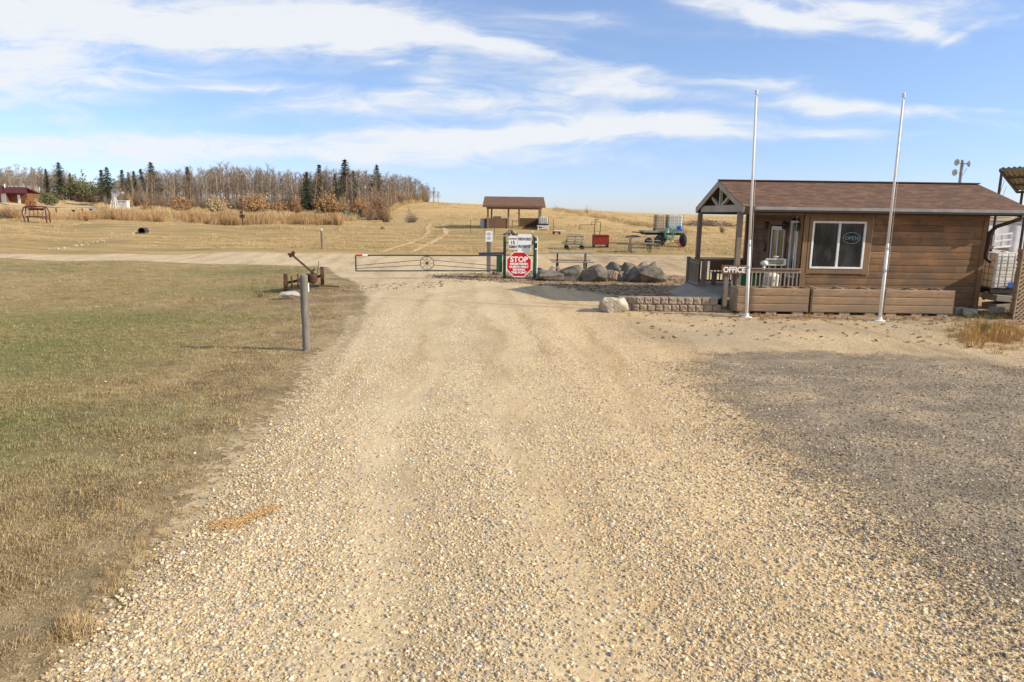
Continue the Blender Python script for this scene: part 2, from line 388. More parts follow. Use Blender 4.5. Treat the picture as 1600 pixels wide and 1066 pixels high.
CL = [(60,30,330,55,-2,1.0),(300,45,260,26,4,.8),(520,35,200,18,3,.8),(-60,110,190,30,2,.9),(560,70,150,13,7,.7),(730,66,130,13,9,.8),(820,82,60,6,10,.45),
 (300,139,120,6,0,.95),(380,141,50,3,0,.5),(200,118,90,8,-2,.3),(60,160,120,8,0,.5),(90,190,170,10,2,.45),(60,225,260,14,0,.6),(330,228,260,9,-4,.5),
 (470,165,80,10,-8,.6),(560,170,60,8,4,.4),(685,134,45,11,-14,.8),(620,160,90,8,-10,.5),(950,122,80,12,-4,.8),(870,145,150,12,-4,.8),(740,170,120,10,-5,.6),(1160,134,60,5,0,.75),(1050,150,90,8,4,.6),
 (1030,190,200,12,3,.9),(900,205,160,14,0,.8),(760,218,260,12,-4,.8),(560,246,300,9,-1,.6),(1270,160,80,8,14,.65),(1380,178,150,7,5,.75),(1540,172,110,5,-1,.6),(1180,210,140,6,0,.5),
 (1080,5,50,12,10,.9),(1150,22,60,12,16,.9),(1230,30,70,18,8,.85),(1390,12,150,24,4,1.0),(1420,45,70,10,16,.8),(1500,60,50,6,-32,.6),(1310,50,80,6,5,.45),(900,34,50,10,4,.45),(640,107,18,2.5,0,.8),(1250,68,120,5,3,.25),(60,235,420,22,0,.22),(900,235,520,30,0,.18),(400,262,700,20,0,.22),(40,90,300,70,3,.2),(850,60,260,50,6,.12)]
acc = None
for (px,py,rx,ry,an,wt) in CL:
    d = ray(px,py); cu, cv = d.x/d.y, d.z/d.y
    mp = t.n('ShaderNodeMapping', vector_type='TEXTURE'); t.L(uvw, mp.inputs[0])
    mp.inputs['Location'].default_value = (cu,cv,0); mp.inputs['Rotation'].default_value = (0,0,R(-an)); mp.inputs['Scale'].default_value = (rx/F,ry/F,1e6)
    dd = t.n('ShaderNodeVectorMath', operation='DOT_PRODUCT', i={0:mp.outputs[0],1:mp.outputs[0]}).outputs['Value']
    g = t.math('MULTIPLY', t.math('EXPONENT', t.math('MULTIPLY', dd, -.55)), wt)
    acc = g if acc is None else t.math('ADD', acc, g)
front = t.math('GREATER_THAN', Y_, 0)
acc = t.math('MULTIPLY', acc, front)
st1 = t.noise(t.mapv(uvw,(3.2,17,1),(0,0,0),(0,0,R(-6))), 1, 9, .62, .4)
st2 = t.noise(t.mapv(uvw,(9,38,1),(2,1,0),(0,0,R(14))), 1, 8, .65, .6)
st3 = t.noise(t.mapv(uvw,(1.5,6,1),(5,1,0)), 1, 4, .5, .3)
nz = t.math('ADD', t.math('MULTIPLY', t.math('SUBTRACT',st1,.5), 2.6), t.math('MULTIPLY', t.math('SUBTRACT',st2,.5), 2.6))
bb = t.math('MULTIPLY', t.math('SUBTRACT', 1.0, front), .95)  # cloud cover added behind the camera, out of view, to neutralise the ambient light
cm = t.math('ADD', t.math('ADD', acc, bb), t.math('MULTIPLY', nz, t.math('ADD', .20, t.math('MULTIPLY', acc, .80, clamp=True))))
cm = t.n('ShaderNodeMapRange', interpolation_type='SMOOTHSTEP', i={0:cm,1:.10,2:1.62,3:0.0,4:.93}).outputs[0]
hz = t.ramp(v, [(0.0,(1.0,1.0,1.0)),(1.0,(1,1,1))])
tint = t.ramp(v, [(0.0,(.52,.50,.60)),(.05,(.59,.575,.67)),(.12,(.64,.665,.745)),(.20,(.69,.725,.80)),(.32,(.73,.755,.86)),(.8,(.75,.78,.82))])
skyc = t.mix(1.0, sky.outputs[0], tint, 'MULTIPLY')
cloudc = t.n('ShaderNodeRGB'); cloudc.outputs[0].default_value = (2.90,2.97,3.08,1)
CLOUD = cloudc
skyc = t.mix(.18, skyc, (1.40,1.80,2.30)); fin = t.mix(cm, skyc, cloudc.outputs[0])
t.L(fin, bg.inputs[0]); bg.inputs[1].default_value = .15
w.cycles.sampling_method = 'MANUAL'; w.cycles.sample_map_resolution = 512
sun = bpy.data.lights.new('sun','SUN'); so = bpy.data.objects.new('sun',sun); COL.objects.link(so)
sun.energy = 3.05; sun.angle = R(.6); sun.color = (1,.90,.75)
sd_ = Vector((math.sin(R(SUN_AZ))*math.cos(R(SUN_EL)), math.cos(R(SUN_AZ))*math.cos(R(SUN_EL)), math.sin(R(SUN_EL))))
so.rotation_euler = sd_.to_track_quat('Z','Y').to_euler()
SC.view_settings.view_transform = 'Standard'; SC.view_settings.look = 'None'; SC.view_settings.gamma = 1; SC.view_settings.exposure = 1.04
SC.cycles.max_bounces = 5; SC.cycles.diffuse_bounces = 3; SC.cycles.transparent_max_bounces = 12; SC.cycles.use_denoising = True
# ------------------------------------------------------------------ ground colours
def grasscol(t, pos, blade=False):
    sp = t.n('ShaderNodeSeparateXYZ', i={0:pos}); x, y = sp.outputs[0], sp.outputs[1]
    flat = t.n('ShaderNodeCombineXYZ', i={0:x,1:y,2:0.0}).outputs[0]
    big = t.noise(flat, .16, 4, .55, .5); mid = t.noise(flat, .9, 6, .68); fine = t.noise(flat, 7, 6, .7)
    col = t.ramp(big, [(.36,(.205,.172,.078)),(.47,(.265,.205,.098)),(.56,(.330,.245,.125)),(.66,(.25,.175,.10))])
    col2 = t.ramp(mid, [(.34,(.180,.155,.070)),(.5,(.27,.205,.100)),(.66,(.39,.295,.16))])
    col = t.mix(.55, col, col2)
    for (gx,gy,rx,ry,k) in ((-11.5,15.0,4.6,2.8,.5),(-12,19.5,4.5,2.2,.5),(-4.5,7.2,1.6,.7,.3),(-5.5,9.0,2.6,1.1,.45),(-7.5,8.0,2.5,1.1,.55),(-8,26,6,1.6,.35),(-5,19,3.0,.5,.5),(-9.5,12.5,2,1,.35),(-11.7,33,5.5,1.2,.35)):
        mp = t.n('ShaderNodeMapping', vector_type='TEXTURE'); t.L(flat, mp.inputs[0]); mp.inputs['Location'].default_value=(gx,gy,0); mp.inputs['Scale'].default_value=(rx,ry,1)
        dd = t.n('ShaderNodeVectorMath', operation='DOT_PRODUCT', i={0:mp.outputs[0],1:mp.outputs[0]}).outputs['Value']
        g = t.math('MULTIPLY', t.math('EXPONENT', t.math('MULTIPLY', dd, -1.0)), k*1.6)
        g = t.math('MULTIPLY', g, t.ramp(mid,[(.3,.35),(.6,1)]))
        col = t.mix(g, col, (.105,.135,.040))
    de = t.math('SUBTRACT', t.math('SUBTRACT', -2.0, t.math('MULTIPLY', y, .13)), x)
    de = t.math('ADD', de, t.math('MULTIPLY', t.math('SUBTRACT', mid, .5), 5.0))
    bf = t.n('ShaderNodeMapRange', i={0:de,1:.2,2:4.2,3:.85,4:0.}).outputs[0]
    col = t.mix(bf, col, t.ramp(mid, [(.35,(.20,.145,.085)),(.5,(.30,.22,.125)),(.65,(.40,.30,.175))]))
    dk = t.ramp(t.noise(flat, 1.9, 7, .75, .1), [(.58,0),(.70,.55)])
    col = t.mix(dk, col, (.15,.115,.07))
    # dug brown soil streaks in the lawn
    for (gx,gy,rx,ry,k) in ((-6.3,22.5,2.6,.5,.8),(-6.6,24.8,3.2,.35,.6),(-2.9,24.5,1.5,.8,.6),(-5.6,25.7,3.2,.6,.7)):
        mp = t.n('ShaderNodeMapping', vector_type='TEXTURE'); t.L(flat, mp.inputs[0]); mp.inputs['Location'].default_value=(gx,gy,0); mp.inputs['Scale'].default_value=(rx,ry,1)
        dd = t.n('ShaderNodeVectorMath', operation='DOT_PRODUCT', i={0:mp.outputs[0],1:mp.outputs[0]}).outputs['Value']
        g = t.math('MULTIPLY', t.math('EXPONENT', t.math('MULTIPLY', dd, -1.2)), k*1.5); g = t.math('MULTIPLY', g, t.ramp(fine,[(.35,.2),(.6,1)]))
        col = t.mix(g, col, (.20,.13,.085))
    # mown field and hill
    streak = t.noise(t.mapv(flat,(.10,.9,1),(0,0,0),(0,0,.10)), 1, 6, .65, .3)
    st2 = t.noise(t.mapv(flat,(.5,3.5,1),(3,0,0),(0,0,-.05)), 1, 6, .7)
    f1 = t.ramp(t.math('ADD',t.math('MULTIPLY',streak,.6),t.math('MULTIPLY',st2,.4)), [(.38,(.23,.165,.075)),(.47,(.32,.225,.105)),(.55,(.40,.285,.135)),(.64,(.49,.36,.185))])
    f1 = t.mix(t.ramp(t.noise(flat,.11,3,.5),[(.5,0),(.66,.45)]), f1, (.20,.165,.070))
    hillc = t.ramp(t.math('ADD',t.math('MULTIPLY',streak,.45),t.math('MULTIPLY',st2,.55)), [(.36,(.335,.222,.10)),(.5,(.46,.315,.148)),(.62,(.555,.395,.20))])
    wb = t.math('MULTIPLY', t.math('SUBTRACT', big, .5), 26)
    yy = t.math('ADD', y, wb)
    m1 = t.n('ShaderNodeMapRange', i={0:y,1:36.,2:44.,3:0.,4:1.}).outputs[0]
    hk = t.math('ADD', yy, t.math('MULTIPLY', t.math('MAXIMUM', x, 0.0), 1.3))
    m2 = t.n('ShaderNodeMapRange', i={0:hk,1:62.,2:105.,3:0.,4:1.}).outputs[0]
    col = t.mix(m1, col, f1); col = t.mix(m2, col, hillc)
    br = t.ramp(fine,[(.3,.82),(.5,1.10),(.72,1.38)])
    return t.mix(1.0, col, br, 'MULTIPLY'), fine, mid
def peb(t, pos, scale, cols, gap=.35):
    vo = t.n('ShaderNodeTexVoronoi'); vo.feature = 'F1'; t.L(pos, vo.inputs['Vector']); vo.inputs['Scale'].default_value = scale; vo.inputs['Randomness'].default_value = 1
    sepc = t.n('ShaderNodeSeparateColor', i={0:vo.outputs['Color']})
    c = t.ramp(sepc.outputs[0], cols, 'CONSTANT')
    vl = t.n('ShaderNodeMapRange', i={0:sepc.outputs[1],1:0.,2:1.,3:.75,4:1.22}).outputs[0]
    c = t.mix(1.0, c, t.n('ShaderNodeCombineColor', i={0:vl,1:vl,2:vl}).outputs[0], 'MULTIPLY')
    h = t.math('SUBTRACT', 1.0, t.math('MULTIPLY', vo.outputs['Distance'], 1.5), clamp=True)
    return c, h
PEBC = [(0,(.60,.46,.265)),(.16,(.65,.52,.325)),(.32,(.55,.405,.225)),(.44,(.69,.575,.39)),(.56,(.49,.375,.235)),(.66,(.43,.37,.285)),(.74,(.62,.44,.215)),(.81,(.70,.625,.48)),(.89,(.35,.315,.27)),(.94,(.27,.245,.22)),(.965,(.54,.37,.21))]
DARKC = [(0,(.30,.24,.165)),(.2,(.22,.18,.13)),(.4,(.34,.27,.19)),(.6,(.185,.155,.12)),(.72,(.41,.325,.225)),(.82,(.27,.21,.145)),(.90,(.50,.39,.26)),(.96,(.56,.46,.33))]
# pebbles' own material, colour by stone
for nm, cols in (('pebble',PEBC),('dark_pebble',DARKC)):
    mt, t, b = newmat(nm); a = t.n('ShaderNodeAttribute', attribute_name='rnd', attribute_type='INSTANCER')
    c = t.ramp(a.outputs['Fac'], cols, 'CONSTANT'); wn = t.n('ShaderNodeTexWhiteNoise', noise_dimensions='1D'); t.L(a.outputs['Fac'], wn.inputs['W'])
    vl = t.n('ShaderNodeMapRange', i={0:wn.outputs[0],1:0.,2:1.,3:.72,4:1.15}).outputs[0]
    c = t.mix(1.0, c, t.n('ShaderNodeCombineColor', i={0:vl,1:vl,2:vl}).outputs[0], 'MULTIPLY')
    gp = t.n('ShaderNodeNewGeometry').outputs['Position']; c = t.mix(1.0, c, t.ramp(t.noise(gp,90,3),[(.35,.8),(.65,1.1)]), 'MULTIPLY')
    t.L(c, b.inputs['Base Color']); b.inputs['Roughness'].default_value = .7; MATS[nm] = mt
# lawn / field
mt, t, b = newmat('ground'); pos = t.n('ShaderNodeNewGeometry').outputs['Position']
c, fine, mid = grasscol(t, pos); t.L(c, b.inputs['Base Color']); b.inputs['Roughness'].default_value = .95; b.inputs['Specular IOR Level'].default_value = .05
t.L(t.bump(t.math('ADD',fine,t.math('MULTIPLY',t.noise(pos,40,3,.7),.4)), .9, .05), b.inputs['Normal']); MATS['ground'] = mt
# gravel road: compacted sandy wheel tracks, loose pebble between
def roadmat(name, near=True, dark=False, alpha_noise=2.2):
    mt, t, b = newmat(name); pos = t.n('ShaderNodeNewGeometry').outputs['Position']
    sp = t.n('ShaderNodeSeparateXYZ', i={0:pos}); x, y = sp.outputs[0], sp.outputs[1]
    flat = t.n('ShaderNodeCombineXYZ', i={0:x,1:y,2:0.0}).outputs[0]
    big = t.noise(t.mapv(flat,(1,.45,1)), .8, 5, .6, .3); f = t.noise(flat, 14, 5, .7)
    if dark:
        base = t.ramp(big, [(.35,(.205,.172,.125)),(.5,(.265,.218,.155)),(.65,(.38,.30,.20))])
        c1,h1 = peb(t, flat, 62, DARKC); c2,h2 = peb(t, flat, 26, DARKC)
        lm = t.ramp(t.noise(flat,.9,4,.6),[(.4,.35),(.6,.8)]); base = t.mix(t.ramp(t.noise(t.mapv(flat,(.6,1.3,1),(4,2,0)),.5,6,.7),[(.5,0),(.66,.8)]), base, (.16,.137,.105)); base = t.mix(t.ramp(t.noise(t.mapv(flat,(1,1,1),(9,2,0)),.6,6,.72),[(.54,0),(.68,.7)]), base, (.42,.33,.22))
    else:
        base = t.ramp(big, [(.33,(.50,.385,.225)),(.5,(.57,.455,.28)),(.66,(.62,.51,.335))])
        c1,h1 = peb(t, flat, 52, PEBC); c2,h2 = peb(t, flat, 27, PEBC)
        # wheel tracks follow the road (x of the centre line drifts with y)
        cx = t.math('ADD', -.35, t.math('MULTIPLY', y, -.062))
        dx = t.math('SUBTRACT', x, cx)
        wig = t.math('MULTIPLY', t.math('SUBTRACT', big, .5), 1.6)
        dx = t.math('ADD', dx, wig)
        def trk(c0, wd): return t.math('EXPONENT', t.math('MULTIPLY', t.math('POWER', t.math('DIVIDE', t.math('SUBTRACT', dx, c0), wd), 2.0), -1.0))
        tr = t.math('MAXIMUM', t.math('MAXIMUM', trk(-.55,.38), trk(1.0,.42)), t.math('MULTIPLY',trk(2.7,.35),.6))
        lm = t.math('SUBTRACT', t.ramp(t.noise(flat,.55,4,.6),[(.3,.75),(.6,1.0)]), t.math('MULTIPLY', tr, .5), clamp=True)
    c = t.mix(.5, c1, c2); h = t.math('MAXIMUM', t.math('MULTIPLY',h1,.6), h2)
    gapd = t.ramp(h, [(.0,.62),(.3,1.0)])
    c = t.mix(1.0, c, gapd, 'MULTIPLY')
    sand = t.mix(1.0, base, t.ramp(f,[(.3,.85),(.7,1.12)]), 'MULTIPLY')
    c = t.mix(lm, sand, c)
    if dark:
        mt_n = t.noise(t.mapv(flat,(.8,1.2,1),(3,7,0)), .75, 7, .72, .2)
        c = t.mix(1.0, c, t.ramp(mt_n,[(.36,(.72,.70,.68)),(.5,(1.0,.98,.95)),(.62,(1.35,1.26,1.12)),(.74,(1.6,1.42,1.2))]), 'MULTIPLY')
    if not dark:      # brown worn soil and dust, streaks
        so_ = t.ramp(t.noise(t.mapv(flat,(1.0,.8,1),(7,3,0)), .55, 5, .65, .3),[(.50,0),(.68,.55)])
        c = t.mix(so_, c, (.40,.30,.19))
        tuft = t.ramp(t.noise(t.mapv(flat,(1,1.6,1)), 2.6, 4, .6, .2), [(.68,0),(.74,.8)])
        far = t.n('ShaderNodeMapRange', i={0:y,1:9.,2:15.,3:0.,4:1.}).outputs[0]
        rt = t.n('ShaderNodeMapRange', i={0:x,1:1.5,2:4.,3:0.,4:1.}).outputs[0]
        c = t.mix(t.math('MULTIPLY', t.math('MULTIPLY', tuft, far), rt), c, (.17,.12,.07))
        og = t.n('ShaderNodeMapRange', i={0:x,1:-.5,2:2.0,3:.12,4:.55}).outputs[0]
        c = t.mix(og, c, t.mix(1.0, c, (1.12,.97,.78), 'MULTIPLY'))
        ls = t.ramp(t.noise(t.mapv(flat,(1,1,1),(1,9,0)), .35, 3, .5), [(.36,.15),(.56,.8)])
        c = t.mix(t.math('MULTIPLY', ls, t.math('MULTIPLY',far,rt)), c, t.mix(f, (.24,.18,.115), (.47,.37,.25)))
        lon = t.noise(t.mapv(t.n('ShaderNodeCombineXYZ', i={0:dx,1:y,2:0.0}).outputs[0],(1.5,.10,1)), 1, 5, .6)
        c = t.mix(1.0, c, t.ramp(lon,[(.34,(.80,.76,.70)),(.5,(1.0,.99,.97)),(.66,(1.08,1.08,1.06))]), 'MULTIPLY')
    t.L(c, b.inputs['Base Color']); b.inputs['Roughness'].default_value = .9; b.inputs['Specular IOR Level'].default_value = .12
    t.L(t.bump(t.math('MULTIPLY', h, lm), .55, .012, t.bump(t.noise(flat,3,5,.6),.5,.05)), b.inputs['Normal'])
    e = t.n('ShaderNodeAttribute', attribute_name='edge'); ea = e.outputs['Fac']
    an = t.math('ADD', t.math('MULTIPLY', t.noise(flat, alpha_noise, 6, .7, .2), .45), t.math('MULTIPLY', t.noise(flat, 28, 3, .6), .55))
    an = t.n('ShaderNodeMapRange', i={0:an,1:.32,2:.68,3:0.,4:1.}).outputs[0]
    al = t.math('GREATER_THAN', ea, t.math('MULTIPLY', an, .98))
    t.L(al, b.inputs['Alpha']); MATS[name] = mt
roadmat('gravel'); roadmat('lot', dark=True, alpha_noise=1.6)
# bare dirt / mulch, pale dust
def dirt(name, stops, scale, a_n=1.5, hard=.98, chips=None):
    mt, t, b = newmat(name); pos = t.n('ShaderNodeNewGeometry').outputs['Position']; sp = t.n('ShaderNodeSeparateXYZ', i={0:pos})
    flat = t.n('ShaderNodeCombineXYZ', i={0:sp.outputs[0],1:sp.outputs[1],2:0.0}).outputs[0]
    n1 = t.noise(flat, scale, 6, .7, .2); c = t.ramp(n1, stops)
    if chips: c = t.mix(t.ramp(t.noise(t.mapv(flat,(1,1.5,1)), chips[0], 5, .75),[(.54,0),(.62,.9)]), c, chips[1])
    t.L(c, b.inputs['Base Color']); b.inputs['Roughness'].default_value = .95; b.inputs['Specular IOR Level'].default_value = .05
    t.L(t.bump(n1, .8, .04), b.inputs['Normal'])
    ea = t.n('ShaderNodeAttribute', attribute_name='edge').outputs['Fac']
    an = t.n('ShaderNodeMapRange', i={0:t.noise(flat, a_n, 6, .7, .2),1:.3,2:.7,3:0.,4:1.}).outputs[0]
    t.L(t.math('GREATER_THAN', ea, t.math('MULTIPLY', an, hard)), b.inputs['Alpha']); MATS[name] = mt
dirt('mulch', [(.35,(.215,.145,.090)),(.5,(.31,.215,.135)),(.65,(.42,.305,.19))], 2.2, 1.6, chips=(3.4,(.18,.12,.075)))
dirt('dust', [(.35,(.37,.28,.165)),(.5,(.46,.355,.215)),(.65,(.53,.42,.265))], 5.0, 5.5, chips=(9,(.25,.185,.105)))
dirt('track', [(.35,(.42,.29,.15)),(.5,(.52,.37,.20)),(.65,(.58,.43,.26))], 1.0, .9)
dirt('pale_track', [(.35,(.44,.34,.21)),(.5,(.54,.43,.28)),(.65,(.60,.49,.34))], 1.0, .6)
# ------------------------------------------------------------------ ground sheets
def grid_axis(segs):
    out = []
    for a,b_,s_ in segs: out += list(np.arange(a,b_,s_))
    return np.array(out+[segs[-1][1]])
gx = grid_axis([(-3000,-400,400),(-400,-150,25),(-150,-40,3),(-40,-16,1),(-16,16,.35),(16,40,1),(40,150,3),(150,400,25),(400,3000,400)])
gy = grid_axis([(-300,-20,20),(-20,2,2),(2,34,.35),(34,60,.8),(60,170,2),(170,400,15),(400,900,50),(900,5000,400)])
GX,GY = np.meshgrid(gx,gy); GZ = tz_np(GX.ravel(),GY.ravel()); V = np.stack([GX.ravel(),GY.ravel(),GZ],1)
nx,ny = len(gx),len(gy); jj,ii = np.meshgrid(np.arange(ny-1),np.arange(nx-1),indexing='ij'); a = (jj*nx+ii).ravel()
Fc = np.stack([a,a+1,a+1+nx,a+nx],1)
me = bpy.data.meshes.new('ground'); me.from_pydata(V.tolist(), [], Fc.tolist()); me.update(); me.polygons.foreach_set('use_smooth',[True]*len(me.polygons))
me.materials.append(MATS['ground']); go_ = bpy.data.objects.new('ground', me); COL.objects.link(go_); tag(go_, kind='structure')
def gp(px,py): p = G(px,py); return (p.x,p.y)
left_edge = [(40,1066),(165,930),(225,870),(290,800),(400,680),(455,610),(490,570),(530,520),(548,490),(552,462),(540,442),(510,430),(500,418)]
LE = [(-2.6,1.2)]+[gp(*p) for p in left_edge]
CRN = [gp(300,413),gp(0,405)]; x0,y0 = CRN[-1]
CR = [(x0-30,y0-1),(x0-30,y0+3.6),gp(0,396),gp(300,396),gp(560,396),gp(840,396.5),(6,46),(14,44.6),(26,43.8),(40,43.4)]
right = [(40,33),(22,31),(22,20.6),(22,1.2)]
RP = LE+CRN+CR+right
sheet('gravel_road', RP, .22, .008, 'gravel', .75)
# dust shoulder along the left edge, under the gravel
sh = [(x-(.50+.18*math.sin(y*1.1)),y) for x,y in LE[:10]]+[(x+1.7,y) for x,y in LE[:10][::-1]]
sheet('dirt_shoulder', sh, .1, .004, 'dust', .85)
mulchp = [gp(*p) for p in [(640,431),(700,427),(790,425),(850,427),(1040,429),(1105,432)]]+[(8,26.5),(8,21),(6.6,20.2),(3.5,20.25),gp(940,462),gp(900,456),gp(850,449),gp(790,444),gp(740,440),gp(680,437)]
sheet('mulch_path', mulchp, .18, .016, 'mulch', 1.2)
mul2 = [(4.0,19.0),(7,18.2),(12,18.0),(16,17.2),(22,15.5),(22,20.6),(4.2,20.6)]
sheet('dirt_strip_path', mul2, .18, .013, 'mulch', 1.6)
lotp = [gp(*p) for p in [(1035,538),(1005,575),(1045,640),(1080,690),(1160,760),(1255,850),(1335,920),(1425,1010),(1490,1090)]]+[(3.2,2.0),(24,2.0),(24,12.2),gp(1600,564),gp(1500,549),gp(1350,541),gp(1200,537)]
sheet('parking_lot', lotp, .18, .012, 'lot', 2.3)
mow = [(-7.2,25.6),(-5.2,27.2),(-2.4,29),(-1.8,27.8),(-2.6,26),(-4.4,24.4),(-6.4,24.2)]
sheet('dirt_patch_path', mow, .18, .006, 'mulch', .9)
def strip(name, pts, wd, mat, res, dz=.03, edge=.5):
    L_, R_ = [], []
    n = len(pts)
    for i,(x,y) in enumerate(pts):
        a_ = Vector(pts[max(i-1,0)]); b_ = Vector(pts[min(i+1,n-1)]); d = (b_-a_).normalized(); nn = Vector((-d.y,d.x)); w_ = wd[i] if isinstance(wd,list) else wd
        L_.append((x+nn.x*w_/2,y+nn.y*w_/2)); R_.append((x-nn.x*w_/2,y-nn.y*w_/2))
    return sheet(name, L_+R_[::-1], res, dz, mat, edge)
strip('vehicle_track_path', [gp(*p) for p in [(590,396),(615,388),(640,381),(662,372),(669,364),(668,356),(672,350)]], .75, 'track', .22, .03, .3)
strip('vehicle_track_path', [gp(*p) for p in [(640,396),(665,384),(685,374),(697,366),(694,358),(692,351)]], .75, 'track', .22, .03, .3)
strip('vehicle_track_path', [gp(*p) for p in [(697,366),(705,360)]], .5, 'track', .22, .026, .3)
strip('camp_lane_path', [gp(*p) for p in [(10,317),(50,322),(90,324),(130,324),(160,321)]], 3.2, 'pale_track', .5, .05, .8)
strip('camp_lane_path', [gp(*p) for p in [(40,310),(75,313),(110,316),(150,321),(175,322)]], 2.6, 'pale_track', .5, .06, .8)
strip('hilltop_track_path', [(18,60),(26,62),(34,63)], 1.0, 'track', .4, .03, .4)
for k,(yy_) in enumerate((42.0,43.3)): strip('vehicle_track_path', [(4,yy_+.2),(8,yy_+.1),(12,yy_),(18,yy_-.1)], .4, 'mulch', .15, .02, .3)
# ================================================================== materials for objects
wood('siding', (.290,.152,.070), (.13,.070,.036), 0, 1.6, weather=(.16,.100,.060), board=.205)
wood('trim', (.245,.145,.078), (.15,.085,.046), 2, 2)
wood('post_wood', (.24,.175,.125), (.13,.095,.068), 2, 2, weather=(.20,.17,.14))
wood('beam_wood', (.42,.36,.28), (.27,.23,.18), 0, 2)
wood('planter_wood', (.33,.215,.125), (.17,.11,.068), 0, 2, weather=(.23,.165,.11))
wood('deck_wood', (.33,.28,.22), (.20,.17,.135), 0, 2)
wood('rail_wood', (.33,.265,.20), (.18,.14,.105), 2, 2)
wood('rail_cap', (.30,.19,.12), (.18,.115,.075), 0, 2)
wood('grey_post', (.20,.18,.155), (.075,.066,.056), 2, 2.5, bump=.9, weather=(.145,.13,.11))
wood('grey_wood', (.28,.25,.21), (.15,.13,.11), 0, 2)
wood('brown_wood', (.17,.10,.06), (.10,.06,.035), 0, 2)
simple('white_paint', (.72,.71,.68), .4, (.62,.60,.55), 3, .05, lo=.45, hi=.8)
simple('white_frame', (.80,.79,.76), .45, (.66,.64,.6), 4)
simple('white_enamel', (.78,.77,.73), .3, (.60,.58,.52), 5, spec=.5)
simple('white_plastic', (.64,.63,.58), .5, (.52,.51,.47), 2)
simple('concrete', (.42,.39,.34), .9, (.27,.25,.22), 12, .4)
simple('dark_metal', (.045,.045,.05), .5, (.10,.075,.06), 8, metal=.3)
simple('black', (.02,.02,.022), .45, (.04,.035,.03), 8)
simple('green_metal', (.012,.055,.028), .4, (.02,.075,.04), 8, spec=.4)
simple('gate_green', (.030,.055,.040), .5, (.05,.06,.045), 8)
simple('rust', (.125,.060,.038), .85, (.055,.030,.022), 9, .5, metal=.2)
simple('red_paint', (.62,.012,.022), .45, (.50,.012,.02), 5)
simple('dull_red', (.30,.035,.030), .6, (.20,.03,.025), 5)
simple('maroon', (.11,.028,.028), .55, (.09,.02,.022), 5)
simple('blue_plastic', (.02,.12,.42), .45, (.015,.09,.33), 5)
simple('green_hose', (.11,.33,.25), .5, (.07,.22,.17), 5)
simple('green_plastic', (.008,.060,.030), .4, (.012,.075,.04), 4)
simple('grey_metal', (.33,.34,.35), .4, (.22,.22,.23), 6, metal=.6)
simple('galv', (.50,.52,.53), .45, (.36,.37,.38), 7, metal=.45)
simple('cage', (.20,.195,.19), .45, (.12,.115,.11), 7, metal=.5)
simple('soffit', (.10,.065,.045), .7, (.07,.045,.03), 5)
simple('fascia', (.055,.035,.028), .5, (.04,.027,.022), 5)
simple('gutter', (.33,.31,.29), .4, (.24,.22,.21), 3, metal=.2)
simple('tyre', (.03,.03,.03), .85, (.05,.045,.04), 8, .3)
simple('boulder', (.215,.185,.15), .9, (.095,.08,.066), 3.0, .9, detail=7)
simple('boulder_brown', (.36,.27,.20), .9, (.19,.145,.11), 3.0, .9, detail=7)
simple('boulder_red', (.46,.33,.27), .9, (.30,.20,.17), 3, .9, detail=7)
simple('pale_rock', (.50,.44,.36), .9, (.24,.20,.15), 4.5, .9, detail=8)
simple('white_rock', (.50,.45,.37), .9, (.33,.28,.22), 3.2, .6, detail=8)
simple('wall_block', (.36,.285,.21), .9, (.22,.17,.125), 5, .9, detail=8)
simple('trailer_white', (.70,.69,.73), .5, (.48,.48,.52), 2)
simple('beige', (.55,.43,.27), .6, (.48,.37,.23), 2)
simple('brass_glow', (.5,.42,.3), .4)
simple('lattice_wood', (.42,.32,.21), .85, (.28,.20,.13), 6, .4)
simple('sign_brown', (.20,.085,.05), .6, (.15,.065,.04), 4)
simple('text_white', (.85,.85,.82), .5, (.78,.78,.75), 4)
simple('text_black', (.03,.03,.035), .6, (.05,.05,.055), 4)
simple('text_blue', (.10,.16,.26), .6, (.14,.2,.3), 4)
simple('aluminium_sign', (.82,.82,.82), .45, (.74,.74,.75), 3)
simple('tan_roof_under', (.40,.34,.22), .7, (.30,.24,.15), 3, stretch=(1,9,1))
simple('indigo', (.05,.045,.10), .5)
simple('brown_grey',(.20,.155,.13),.8,(.14,.11,.09),6)
simple('soil', (.14,.105,.075), .95, (.085,.06,.045), 6, .8)
simple('neon', (.35,.62,.70), .4)
mt, t, b = newmat('glass'); b.inputs['Base Color'].default_value = (.012,.016,.018,1); b.inputs['Roughness'].default_value = .06; b.inputs['Specular IOR Level'].default_value = .5; MATS['glass'] = mt
tcn = t.n('ShaderNodeTexCoord').outputs['Object']; t.L(t.ramp(t.noise(t.mapv(tcn,(1.5,1,.5)),2.5,3,.5,.5),[(.4,(.010,.013,.016)),(.7,(.045,.050,.052))]), b.inputs['Base Color'])
mt, t, b = newmat('door_glass'); b.inputs['Roughness'].default_value = .08; b.inputs['Specular IOR Level'].default_value = .6; MATS['door_glass'] = mt
tcn = t.n('ShaderNodeTexCoord').outputs['Object']; t.L(t.ramp(t.noise(t.mapv(tcn,(1,5,.6)),1.5,2,.5),[(.4,(.02,.025,.03)),(.55,(.12,.14,.14)),(.7,(.30,.31,.28))]), b.inputs['Base Color'])
